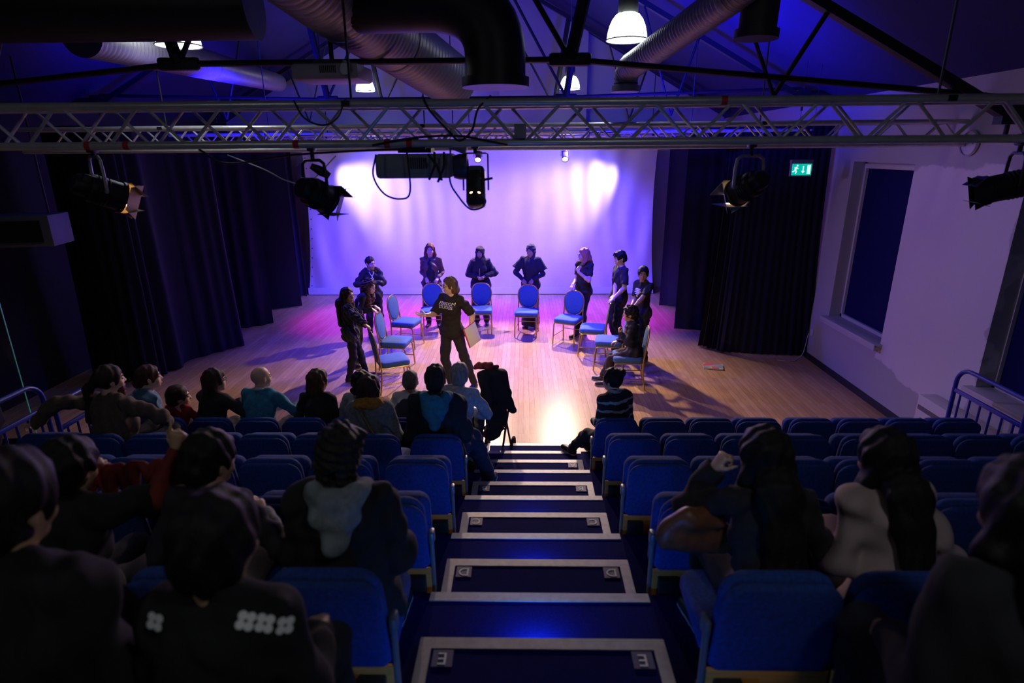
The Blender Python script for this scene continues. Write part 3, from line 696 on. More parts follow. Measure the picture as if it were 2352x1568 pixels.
pj = projector((-.72, 4.135, 3.285), 0, .50, .34, .155, mat('dark_grey_casing', (.22, .22, .25), .5), 'dark grey projector hanging under the middle of the front truss', 1, .10)
projector((-1.42, 4.75, 3.93), math.radians(-4), .50, .36, .11, mat('pale_grey_casing', (.42, .36, .40), .5), 'pale projector hanging above the front truss, left of the black duct', 0, 2.2)
m = MB(); m.box((0, 0, 0), (.12, .10, .05), Matrix.Rotation(math.radians(22), 3, 'Y'), bev=.01); o = m.obj('spare_lamp_box', mat('beige_box', (.55, .42, .36), .6)); o.location = (-.44, 4.135, 3.3995); tag(o, 'small beige box tucked above the lens end of the hanging projector', 'box')
cable('grey cable looping below the left end of the hanging projector', [(-.94, 3.9, 3.36), (-.96, 3.87, 3.23), (-.90, 3.87, 3.12), (-.80, 3.87, 3.085), (-.73, 3.87, 3.13), (-.735, 3.87, 3.38)], .006)
cable('violet-lit cable swinging from the projector under the small lantern', [(-.46, 3.88, 3.39), (-.47, 3.87, 3.20), (-.42, 3.87, 3.10), (-.35, 3.88, 3.02), (-.28, 3.92, 3.02), (-.25, 3.95, 3.06), (-.27, 3.97, 3.10)], .006, mat('violet_grey_cable', (.16, .14, .3), .5))  # violet light on this cable is put into its colour
for i, (a, b) in enumerate([((-.60, 3.86, 3.36), (-.52, 3.85, 3.20)), ((-.56, 3.86, 3.37), (-.60, 3.85, 3.205)), ((-.50, 3.86, 3.37), (-.545, 3.85, 3.19))]):
    cable(['cable tail over the projector grille pointing lower right', 'cable tail over the projector grille pointing lower left', 'short cable tail beside the projector lens'][i], [a, Vector(a).lerp(Vector(b), .5) + Vector((.02, -.02, 0)), b], .008)

# ------------------------------------------------------------------ lanterns
M_LAMP = mat('black_lantern_body', (.016, .015, .018), .45, .3); M_HOT = mat('warm_lit_lens', (1, .7, .4), .3, emit=2.2, ecolor=(1, .6, .25))
M_SILV = mat('worn_grey_yoke', (.35, .35, .38), .4, .6); M_LITDOOR = mat('warm_lit_door', (.55, .42, .28), .5, .3)  # warm light falling on the barn doors is put into the door colour
def lantern(loc, target, label, r=.105, length=.30, doors=True, hang=3.425, yoke=M_LAMP, hot=M_HOT, door_mat=M_LAMP, dl=.11, name='stage_lantern'):
    loc = Vector(loc); t = thing(name, label, 'stage light', loc, 0, 'lanterns hung on the front truss')
    d = (Vector(target) - loc).normalized(); q = d.to_track_quat('Z', 'Y').to_matrix(); M = q.to_4x4()
    m = MB(); l = length
    m.lathe([(0, -l * .55), (r * .62, -l * .55), (r * .72, -l * .50), (r * .72, -l * .30), (r * .95, -l * .27), (r, -l * .2), (r, l * .36), (r * 1.1, l * .38), (r * 1.1, l * .45), (r * .95, l * .45)], 24, M)
    for i in range(4): m.lathe([(r * 1.0, -l * (.15 - i * .07)), (r * 1.06, -l * (.14 - i * .07)), (r * 1.0, -l * (.12 - i * .07))], 24, M)
    m.box(M @ Vector((0, r * .4, -l * .3)), (r * 1.3, r * .8, l * .3), q, bev=.01); m.obj('lantern_body', M_LAMP, t)
    m = MB(); m.lathe([(0, l * .40), (r * .6, l * .395), (r * .94, l * .37)], 24, M); m.obj('lens', hot, t)
    if doors:
        for a in range(4):
            A = M @ Matrix.Rotation(math.pi / 2 * a, 4, 'Z'); f = Matrix.Rotation(math.radians(38 if a % 2 else 30), 4, 'X')
            wv = r * (1.0 if a % 2 else 1.15); m = MB(); m.prism([(-wv * .8, 0), (wv * .8, 0), (wv * 1.25, dl), (-wv * 1.25, dl)], .003, A @ Matrix.Translation((0, r * 1.12, l * .45)) @ f @ Matrix.Rotation(math.pi / 2, 4, 'X')); m.obj('barn_door', door_mat, t, None)
    side = d.cross(Vector((0, 0, 1))).normalized(); upv = Vector((0, 0, 1)); top = hang - loc.z
    m = MB(); e = side * (r * 1.28); hh = min(top - .06, r * 2.3)
    for sg in (1, -1): m.tube([e * sg * .8, e * sg], .012, 8)
    m.tube([e, e + upv * hh * .6, e * .92 + upv * (hh * .9), e * .6 + upv * hh, -e * .6 + upv * hh, -e * .92 + upv * (hh * .9), -e + upv * hh * .6, -e], .011, 8); m.obj('yoke', yoke, t)
    m = MB(); m.tube([upv * hh, upv * (top + .03)], .014, 8); m.box(upv * (top - .005), (.05, .075, .075), bev=.012); m.obj('hook_clamp', M_STEEL, t)
    return t
lt1 = lantern((-1.43, 4.135, 3.10), (-.35, 5.7, 2.2), 'black barn-door lantern silhouetted against the left side of the backcloth', .098, .25, True, 3.425, M_LAMP, mat('violet_lens', (.5, .4, .9), .2), M_LAMP, .095)
m = MB(); m.tube([(-.0, -.05, .19), (.06, -.03, .155), (.11, -.02, .12)], [.02, .035, .022], 10); m.obj('power_plug', M_CABLE, lt1)
lantern((-2.93, 4.135, 3.13), (1.1, 9.0, .5), 'grey-yoked barn-door lantern at far left of the front truss', .10, .30, True, 3.425, M_SILV, M_HOT, M_LITDOOR, .12)
lantern((1.52, 4.135, 3.13), (-.3, 9.4, .7), 'pale-yoked barn-door lantern at right of the front truss', .088, .27, True, 3.425, M_SILV, M_HOT, M_SILV, .13)
lantern((3.28, 4.135, 3.13), (.6, 4.9, 2.4), 'dark lantern silhouetted at the far right edge of the hall', .09, .34, True, 3.425, M_LAMP, M_LAMP, M_LAMP, .09)
# slim lantern with lit slots, seen from behind
t = thing('profile_lantern', 'slim dark lantern with two lit slots hanging at centre', 'stage light', (-.325, 4.135, 3.14), 0, 'lanterns hung on the front truss')
m = MB(); R0 = Matrix.Rotation(math.radians(-14), 3, 'X')
m.box((0, 0, 0), (.125, .16, .27), R0, bev=.028); m.box((0, .02, .03), (.10, .20, .16), R0, bev=.02); m.obj('lantern_body', M_LAMP, t)
m = MB()
for i in range(5): m.box(R0 @ Vector((0, -.083, .085 + .009 * i)), (.08, .006, .004), R0)
m.box(R0 @ Vector((0, -.083, .045)), (.085, .006, .006), R0); m.obj('cooling_fins', M_GREY, t)
for sx in (-1, 1):
    m = MB(); m.ball(R0 @ Vector((sx * .027, -.079, -.05)), (.012, .006, .007), 8, 0, Matrix.Rotation(sx * .5, 3, 'Y'))
    m.obj('lit_slot', mat('hot_slot', (1, .8, .5), .4, emit=3.0, ecolor=(1, .62, .32)), t)
m = MB(); e = .085
m.tube([(e, 0, -.02), (e, 0, .215), (.07, 0, .222), (-.07, 0, .222), (-e, 0, .215), (-e, 0, -.02)], .006, 8); m.obj('yoke', M_SILV, t)
m = MB(); m.tube([(.06, 0, .05), (.115, 0, .06)], .008, 8); m.obj('side_knob', M_STEEL, t)
m = MB(); m.tube([(0, 0, .22), (0, 0, .29)], .012, 8); m.box((0, 0, .28), (.05, .08, .06), bev=.01); m.obj('hook_clamp', M_STEEL, t)
# small lanterns on the farthest truss, shining toward the seats
for x, lab in ((-.92, 'small lit spotlight on the far truss, left of the white cloth centre'), (.84, 'small dark spotlight on the far truss, right of the white cloth centre')):
    t = thing('small_spotlight', lab, 'stage light', (x, 12.43, 3.28), 0, 'small spotlights on the far truss')
    d = Vector((0, -1, -.75)).normalized(); M = d.to_track_quat('Z', 'Y').to_matrix().to_4x4()
    m = MB(); m.lathe([(0, -.14), (.055, -.14), (.065, -.12), (.065, .09), (.072, .10), (.06, .105)], 20, M); m.obj('lantern_body', mat('grey_lantern_body', (.12, .11, .11), .5), t)
    m = MB(); m.lathe([(0, .095), (.045, .093), (.06, .085)], 20, M); m.obj('lens', mat('bright_warm_lens', (1, .85, .6), .3, emit=6.0, ecolor=(1, .8, .55)), t)
    m = MB(); m.tube([(-.08, 0, 0), (-.08, 0, .10), (.08, 0, .10), (.08, 0, 0)], .008, 6); m.tube([(0, 0, .10), (0, 0, .17)], .01, 6); m.obj('yoke', M_STEEL, t)
# colour-wash battens on the middle and far trusses
for x, y, lab in ((-3.3, 9.5, 'left blue wash unit on the middle truss'), (1.2, 9.5, 'right blue wash unit on the middle truss'), (-3.2, 12.42, 'left wash unit on the far truss'), (1.9, 12.42, 'right wash unit on the far truss'), (-1.1, 12.42, 'centre wash unit on the far truss')):
    t = thing('wash_light', lab + ', a dark flat box with lenses', 'stage light', (x, y, 3.48), 0, 'wash lights on the rear trusses')
    m = MB(); m.box((0, .06, 0), (.34, .12, .10), bev=.012); m.obj('housing', M_LAMP, t)
    m = MB(); m.tube([(-.19, .06, 0), (-.19, .06, .16), (.19, .06, .16), (.19, .06, 0)], .008, 6); m.obj('yoke', M_STEEL, t)
    m = MB()
    for i in range(5): m.ball((-.13 + i * .065, .06, -.05), (.022, .022, .01), 8)
    m.obj('lens_row', mat('blue_led_lens', (.1, .1, .6), .3, emit=1.5, ecolor=(.1, .1, 1)), t)

# ------------------------------------------------------------------ exit sign, clock, detector, radiator
t = thing('exit_sign', 'lit green running-man exit sign hanging before the right curtain', 'sign', (4.02, 8.9, 3.02), math.radians(-3))
m = MB(); m.box((0, .03, .09), (.30, .06, .22), bev=.008); m.box((0, .03, .19), (.31, .075, .045), bev=.006); m.obj('sign_housing', mat('grey_sign_housing', (.12, .12, .13), .5), t)
m = MB(); m.box((0, -.003, .075), (.275, .008, .16)); m.obj('green_panel', mat('lit_green_panel', (0, .45, .33), .4, emit=.55, ecolor=(.0, .80, .58)), t)
M_PICT = mat('lit_pictogram', (.8, 1, .95), .4, emit=1.1, ecolor=(.65, 1, .92))
def flat(pts, name): 
    m = MB(); m.prism(pts, .003, Matrix.Translation((0, -.0075, .075)) @ Matrix.Rotation(math.pi / 2, 4, 'X')); return m
m = MB()
def seg(m, a, b, w_):
    a = Vector((a[0], a[1], 0)); b = Vector((b[0], b[1], 0)); d = (b - a).normalized(); n = Vector((-d.y, d.x, 0)) * w_ / 2
    m.prism([(a + n)[:2], (a - n)[:2], (b - n)[:2], (b + n)[:2]], .003, Matrix.Translation((0, -.0075, .075)) @ Matrix.Rotation(math.pi / 2, 4, 'X'))
for a, b, w_ in (((-.075, .035), (-.09, -.005), .022), ((-.09, -.005), (-.07, -.03), .014), ((-.07, -.03), (-.085, -.055), .012), ((-.09, -.005), (-.115, -.03), .013), ((-.115, -.03), (-.13, -.028), .012), ((-.075, .03), (-.05, .012), .011), ((-.078, .03), (-.105, .022), .011)): seg(m, a, b, w_)
m.prism([(-.066 + .012 * math.cos(i * .7), .055 + .012 * math.sin(i * .7)) for i in range(9)], .003, Matrix.Translation((0, -.0075, .075)) @ Matrix.Rotation(math.pi / 2, 4, 'X'))
m.obj('running_man', M_PICT, t, None)
m = MB(); seg(m, (.02, .05), (.02, -.03), .014); m.prism([(-.005, -.02), (.045, -.02), (.02, -.052)][::-1], .003, Matrix.Translation((0, -.0075, .075)) @ Matrix.Rotation(math.pi / 2, 4, 'X')); m.obj('down_arrow', M_PICT, t, None)
m = MB(); seg(m, (.098, .062), (.098, -.058), .045); m.obj('door_symbol', M_PICT, t, None)
for x in (-.1, .1):
    m = MB(); m.tube([(x, .03, .2), (x, .03, RZ - SLOPE * abs(4.02 - RX) - 3.02)], .003, 5); m.obj('hanging_wire', M_STEEL, t)
t = thing('wall_clock', 'round pale clock high on the right wall above the window', 'clock', (WR - .02, 6.73, 3.42), 0)
R = Matrix.Rotation(-math.pi / 2, 4, 'Y'); m = MB(); m.lathe([(.125, -.018), (.135, 0), (.125, .02), (.118, .012)], 28, R); m.obj('clock_rim', mat('pale_rim', (.5, .5, .55), .4), t)
m = MB(); m.lathe([(0, .004), (.12, .004), (.12, -.015)], 28, R); m.obj('clock_face', mat('clock_face', (.5, .5, .52), .5), t)
m = MB(); m.box((-.012, .02, .03), (.004, .008, .07), Matrix.Rotation(.5, 3, 'X')); m.box((-.012, -.03, .01), (.004, .007, .09), Matrix.Rotation(1.9, 3, 'X')); m.obj('clock_hands', M_BLK, t)
t = thing('hanging_bell', 'small red ball-shaped bell hanging from a wire near the far wall', 'bell', (2.55, 13.55, 5.35), 0)
m = MB(); m.ball((0, 0, 0), .075, 14); m.obj('red_ball', mat('red_enamel', (.55, .02, .03), .4), t); m = MB(); m.tube([(0, 0, .07), (0, 0, .47)], .006, 6); m.obj('wire', M_STEEL, t)
t = thing('radiator', 'long slatted white convector radiator on the right wall behind the railing', 'radiator', (WR - .12, 5.5, .02), 0)
m = MB(); m.box((0, 0, .33), (.20, 1.75, .62), bev=.01); m.obj('radiator_case', mat('radiator_enamel', (.52, .50, .50), .5), t)
m = MB()
for i in range(24): m.box((-.103, -.80 + i * .068, .22), (.008, .022, .34))
m.obj('lower_grille', mat('grille_shadow_grey', (.12, .11, .12), .6), t)
m = MB(); m.box((-.104, 0, .50), (.01, 1.68, .05)); m.obj('upper_slot', mat('grille_shadow_grey', (.12, .11, .12), .6), t)

# ------------------------------------------------------------------ guard rails at both ends of the seating
M_RAIL = mat('blue_painted_rail', (.015, .03, .30), .4)
def railing(x, ya, yb, zbase, label, top=.98, sg=1, drop_front=True):
    # panel from ya (front, rounded corner) back to yb, at a constant height
    t = thing('guard_rail', label, 'railing', (x, (ya + yb) / 2, zbase), 0, 'blue guard rails at the ends of the seating'); c = (ya + yb) / 2; a, b = ya - c, yb - c; r = .16
    arc = [(0, a - r + r * math.sin(q), top - r + r * math.cos(q)) for q in [math.radians(90 - 15 * i) for i in range(7)]]
    zf = -zbase * (1 if drop_front else 0) + .0
    m = MB(); m.tube([(0, a, zf + .005)] + arc + [(0, b, top)], .021, 12); m.obj('hand_rail', M_RAIL, t)
    m = MB(); m.tube([(0, b, 0), (0, b, top)], .021, 12); m.obj('end_post', M_RAIL, t)
    m = MB(); m.box((0, (a + b) / 2, top - .24), (.028, abs(b - a) - .03, .04), bev=.006); m.obj('mid_rail', M_RAIL, t)
    m = MB(); m.box((0, (a + b) / 2, .10), (.028, abs(b - a) - .03, .035), bev=.006); m.obj('low_rail', M_RAIL, t)
    k = 6
    for i in range(k):
        y = a + (b - a) * (i + .7) / (k + .4); m = MB(); m.tube([(0, y, .11), (0, y, top - .25)], .0105, 8); m.obj('baluster', M_RAIL, t)
    return t
railing(4.34, 5.55, 4.70, RISE, 'blue guard rail at the right end of the front row, with upright bars', 1.05)
railing(4.34, 4.62, 3.85, RISE * 2, 'blue guard rail at the right end of the second row', .99, drop_front=False)
railing(-4.22, 5.55, 4.75, RISE, 'blue guard rail at the left end of the front row, with rounded corner', .99)
railing(-4.22, 4.66, 3.9, RISE * 2, 'blue guard rail at the left end of the second row beside the ponytailed man', .99, drop_front=False)
t = thing('glass_screen', 'clear glass screen with a green edge standing at the far left', 'glass panel', (-6.0, 6.4, 0), math.radians(8))
g = bpy.data.materials.new('clear_glass'); g.use_nodes = True; b_ = g.node_tree.nodes['Principled BSDF']; b_.inputs['Transmission Weight'].default_value = 1; b_.inputs['Roughness'].default_value = .02; b_.inputs['Base Color'].default_value = (.85, .95, .92, 1); b_.inputs['IOR'].default_value = 1.3
m = MB(); m.box((-.55, 0, .95), (1.1, .012, 1.8)); m.obj('glass_pane', g, t, None)
m = MB(); m.box((.004, 0, .95), (.006, .013, 1.8)); m.obj('green_edge', mat('green_glass_edge', (.05, .35, .25), .2, emit=.05, ecolor=(.1, .8, .5)), t, None)  # light caught in the glass edge, put in as a faint glow
m = MB(); m.box((-.55, 0, .03), (1.15, .06, .06)); m.obj('base_channel', M_STEEL, t, None)
t = thing('wall_cabinet', 'grey ventilation box high on the dark left wall', 'box', (-6.2, 7.4, 2.28), math.radians(12))
m = MB(); m.box((-.3, 0, .2), (1.2, .5, .38), bev=.01); m.obj('cabinet_case', mat('dull_grey_case', (.10, .11, .12), .6), t)
m = MB(); m.box((-.3, -.26, .2), (1.0, .02, .26)); m.obj('front_grille', M_BLK, t)
for x in (-.8, .2):
    m = MB(); m.tube([(x, 0, .38), (x, 0, 2.2)], .012, 6); m.obj('hanging_rod', M_STEEL, t)
# ------------------------------------------------------------------ banquet chairs on the stage
M_GOLD = mat('brass_tube_frame', (.50, .33, .13), .35, .8); M_PAD = mat('blue_chair_fabric', (.045, .12, .28), .85, 0, .15, 60, .25, 250); M_PADBACK = mat('slate_chair_fabric', (.05, .12, .30), .85, 0, .15, 60, .25, 250)
def chair_proto():
    t = thing('banquet_chair', None, 'chair', (0, 0, 0))      # faces +y, seat centre over the origin
    sh = .46; hw = .215; tl = .14
    bt = lambda z: -.215 - max(0, z - .44) * tl
    ov = []
    for i in range(28):                                       # rounded back outline
        a = 2 * math.pi * i / 28; c, s_ = math.cos(a), math.sin(a); e = 2.5
        x = .195 * abs(c) ** (2 / e) * (1 if c >= 0 else -1); z = .225 * abs(s_) ** (2 / 2.1) * (1 if s_ >= 0 else -1)
        ov.append((x * (1 + .08 * s_), z))
    q = Matrix.Rotation(math.atan(tl), 4, 'X')
    c = cushion([(x * .95, z * .95) for x, z in ov], .035, .012).obj('backrest', M_PAD, t, 60); c.location = (0, bt(.70) - .018, .70); c.rotation_euler = (math.atan(tl), 0, 0)
    m = MB(); m.tube([Vector((x, bt(.70 + z), .70 + z)) for x, z in ov], .0125, 8, closed=True); m.obj('back_frame', M_GOLD, t)
    for sx in (-1, 1):
        m = MB(); m.tube(spline([(sx * .185, bt(.62), .62), (sx * .19, bt(.5), .50), (sx * .195, -.215, .42), (sx * .195, -.225, .2), (sx * .20, -.255, .008)], 5), .0125, 8); m.obj('rear_leg', M_GOLD, t)
        m = MB(); m.tube(spline([(sx * .195, -.10, .405), (sx * .198, .12, .405), (sx * .20, .185, .385), (sx * .203, .205, .30), (sx * .208, .225, .008)], 5), .0125, 8); m.obj('front_leg', M_GOLD, t)
        m = MB(); m.tube([(sx * .198, -.235, .16), (sx * .206, .213, .16)], .008, 6); m.obj('stretcher', M_GOLD, t)
    m = MB(); m.tube([(-.2, -.23, .20), (.2, -.23, .20)], .008, 6); m.obj('stretcher', M_GOLD, t)
    m = MB()
    for y in (-.2, .19): m.tube([(-.2, y, .405), (.2, y, .405)], .011, 8)
    for sx in (-1, 1): m.tube([(sx * .195, -.215, .405), (sx * .195, .19, .405)], .011, 8)
    m.obj('seat_frame', M_GOLD, t)
    p = rounded(.44, .44, .075, 6); m = MB(); n = len(p); vs = []; fs = []
    rings = [(.418, .95), (.425, 1.0), (.468, 1.0), (.485, .97), (.495, .85), (.500, .5)]
    for z, s_ in rings:
        for x, y in p: vs.append(Vector((x * s_, y * s_, z)))
    for i in range(len(rings) - 1):
        for j in range(n): fs.append((i * n + j, i * n + (j + 1) % n, (i + 1) * n + (j + 1) % n, (i + 1) * n + j))
    fs.append(tuple(range(n - 1, -1, -1))); fs.append(tuple((len(rings) - 1) * n + j for j in range(n)))
    m.add(vs, fs); m.obj('seat_cushion', M_PAD, t, 60)
    return t
CH = [(-1.94, 8.13, 64, 'blue banquet chair nearest the seats, in front of the girl in the fuzzy jacket'),
      (-2.07, 9.03, 96, 'blue banquet chair the curly-haired girl leans on'),
      (-2.12, 10.18, 104, 'blue banquet chair before the girl in the drawstring hoodie, turned sideways'),
      (-1.78, 10.98, 176, 'blue banquet chair held by the girl in the brown cardigan'),
      (-.83, 11.03, 179, 'blue banquet chair held by the woman in the black headscarf at back centre'),
      (.06, 10.85, 187, 'blue banquet chair held by the woman in the long dark skirt'),
      (.82, 10.35, 207, 'blue banquet chair held by the red-haired girl, half turned'),
      (1.20, 9.75, 282, 'blue banquet chair held by the tall dark-haired boy, seen side on'),
      (1.38, 9.05, 280, 'blue banquet chair held by the boy with the printed tee'),
      (1.55, 8.28, 276, 'blue banquet chair with a boy sitting on it')]
pc = chair_proto(); CHAIRS = []
for i, (x, y, h, lab) in enumerate(CH):
    r = pc if i == 0 else copy_tree(pc); CHAIRS.append(r)
    r.location = (x, y, 0); r.rotation_euler = (0, 0, -math.radians(h)); tag(r, lab, 'chair', 'blue banquet chairs in a horseshoe')
def chair_pt(i, lx, ly, z):
    x, y, h, _ = CH[i]; h = math.radians(h); return Vector((x + lx * math.cos(h) + ly * math.sin(h), y - lx * math.sin(h) + ly * math.cos(h), z))
def chair_top(i, lx=0.0): return chair_pt(i, lx, -.285, .945)

# ------------------------------------------------------------------ book on the floor, pushchair, coats
t = thing('magazine', 'colourful magazine lying on the floor at right of the stage', 'magazine', (3.09, 9.03, 0), math.radians(-14))
m = MB(); m.box((0, 0, .013), (.30, .22, .022), bev=.004); m.obj('page_block', mat('white_paper', (.72, .71, .68), .7), t)
def cover_mat():
    m = bpy.data.materials.new('printed_cover'); m.use_nodes = True; nt = m.node_tree; b = nt.nodes['Principled BSDF']; L = nt.links
    tc = nt.nodes.new('ShaderNodeTexCoord'); v = nt.nodes.new('ShaderNodeTexVoronoi'); v.inputs['Scale'].default_value = 9; L.new(tc.outputs['Object'], v.inputs['Vector'])
    r = nt.nodes.new('ShaderNodeValToRGB'); r.color_ramp.interpolation = 'CONSTANT'; cols = [(.25, .40, .42), (.75, .12, .14), (.70, .60, .15), (.30, .42, .48), (.75, .72, .65)]
    sx = nt.nodes.new('ShaderNodeSeparateXYZ'); L.new(v.outputs['Color'], sx.inputs[0]); L.new(sx.outputs['X'], r.inputs['Fac'])
    for i in range(3): r.color_ramp.elements.new(.2 + .2 * i)
    for i, e in enumerate(r.color_ramp.elements): e.position = i * .2; e.color = (*cols[i], 1)
    L.new(r.outputs[0], b.inputs['Base Color']); b.inputs['Roughness'].default_value = .4
    return m
m = MB(); m.box((0, 0, .0255), (.305, .225, .003)); m.obj('cover', cover_mat(), t)
t = thing('pushchair', 'folded black pushchair parked beside the aisle at the front row', 'pushchair', (-.33, 5.95, 0), math.radians(-12))
M_TUBE = mat('dark_tube', (.03, .03, .035), .4, .5); M_RUB = mat('black_rubber', (.012, .012, .012), .8)
m = MB()
for sx in (-1, 1):
    m.tube(spline([(sx * .13, -.28, .10), (sx * .14, -.05, .45), (sx * .15, .12, .75), (sx * .14, .05, 1.02), (sx * .13, -.04, 1.05)], 6), .012, 8)
    m.tube([(sx * .13, .25, .10), (sx * .145, -.02, .52)], .012, 8)
m.tube([(-.13, -.04, 1.05), (.13, -.04, 1.05)], .014, 8); m.tube([(-.14, -.05, .45), (.14, -.05, .45)], .01, 8); m.obj('frame', M_TUBE, t)
for sx in (-1, 1):
    for y in (-.28, .25):
        R = Matrix.Translation((sx * .155, y, .105)) @ Matrix.Rotation(math.pi / 2, 4, 'Y'); m = MB()
        m.tube([R @ Vector((.088 * math.cos(a), .088 * math.sin(a), 0)) for a in [2 * math.pi * i / 20 for i in range(20)]], .016, 8, closed=True)
        for i in range(5): a = 2 * math.pi * i / 5; m.tube([R @ Vector((0, 0, 0)), R @ Vector((.085 * math.cos(a), .085 * math.sin(a), 0))], .006, 5)
        m.obj('wheel', M_RUB, t)
f = Field(); f.cap((0, .10, .50), (0, .02, .82), .13, .11, .04, 1.3, (0, 1, 0)); f.cap((0, .12, .45), (0, -.12, .42), .11, .10, .04, 1.4, (0, 0, 1))
p_, q_ = f.build(.012, .006, .12, 3); link('fabric_seat', np_mesh('fabric_seat', p_, q_, fab('pushchair_cloth', (.015, .014, .02))), t)
f = Field(); f.cap((-.10, -.02, 1.05), (.08, -.02, 1.05), .075, .075, .05); f.cap((.05, -.02, 1.03), (.09, -.05, .62), .075, .055, .05); f.cap((.10, -.05, .98), (.20, -.08, .68), .050, .042, .04); f.cap((-.08, -.06, 1.03), (-.05, -.10, .70), .075, .06, .05)
p_, q_ = f.build(.012, .010, .12, 4); o = link('black_coat', np_mesh('black_coat', p_, q_, fab('black_coat_cloth', (.007, .0065, .010)))); o.location = (-.33, 5.95, 0); tag(o, 'black coat slung over the pushchair handle, one sleeve hanging', 'coat')
f = Field(); f.cap((-.19, .02, 1.145), (.02, .02, 1.145), .032, .036, .05); f.cap((-.14, .05, 1.15), (-.02, -.02, 1.15), .034, .034, .04)
p_, q_ = f.build(.011, .010, .09, 5); o = link('red_jacket', np_mesh('red_jacket', p_, q_, fab('dark_red_cloth', (.13, .010, .02)))); o.location = (-.33, 5.95, 0.005); tag(o, 'bundled dark red jacket lying on top of the black coat', 'jacket')
m = MB(); m.tube(spline([(4.25, 9.35, .012), (4.4, 9.28, .012), (4.55, 9.33, .012), (4.62, 9.42, .012), (4.72, 9.45, .10), (4.76, 9.45, .45)], 6), .007, 7); o = m.obj('cable', mat('pale_cable', (.45, .42, .42), .6)); tag(o, 'pale cable lying on the floor at the foot of the right curtain', 'cable')
m = MB(); m.box((0, 0, 0), (.02, .07, .11), bev=.006); o = m.obj('wall_socket', mat('white_socket', (.6, .6, .6), .5)); o.location = (WR - .011, 9.42, .47); tag(o, 'small white socket low on the right wall by the curtain', 'socket')
# ------------------------------------------------------------------ people
SK = {'light': (.62, .38, .27), 'fair': (.66, .42, .32), 'tan': (.44, .25, .15), 'brown': (.30, .155, .085)}
def skin(t): return mat('skin_' + t, SK[t], .5, 0, .08, 12)
M_EYE = mat('eye_white', (.75, .72, .70), .3); M_IRIS = mat('dark_iris', (.02, .012, .008), .2)
V3 = lambda *a: np.array(a, float)
def nrm(v): return v / max(1e-9, np.linalg.norm(v))
def rx(d): a = math.radians(d); c, s = math.cos(a), math.sin(a); return np.array([[1, 0, 0], [0, c, -s], [0, s, c]])
def ry(d): a = math.radians(d); c, s = math.cos(a), math.sin(a); return np.array([[c, 0, s], [0, 1, 0], [-s, 0, c]])
def rz(d): a = math.radians(d); c, s = math.cos(a), math.sin(a); return np.array([[c, -s, 0], [s, c, 0], [0, 0, 1]])
def ik(A, T, l1, l2, hint):
    d = T - A; L = np.linalg.norm(d); L2 = min(max(L, abs(l1 - l2) + .01), (l1 + l2) * .998); d = d / max(L, 1e-9)
    a = (l1 * l1 - l2 * l2 + L2 * L2) / (2 * L2); h = math.sqrt(max(0, l1 * l1 - a * a)); p = hint - d * (hint @ d); p = nrm(p)
    return A + d * a + p * h, A + d * L2
CURL = {'relax': (18, 28, 20), 'grip': (52, 62, 40), 'flat': (4, 8, 6), 'rest': (22, 42, 25), 'fist': (75, 85, 50)}
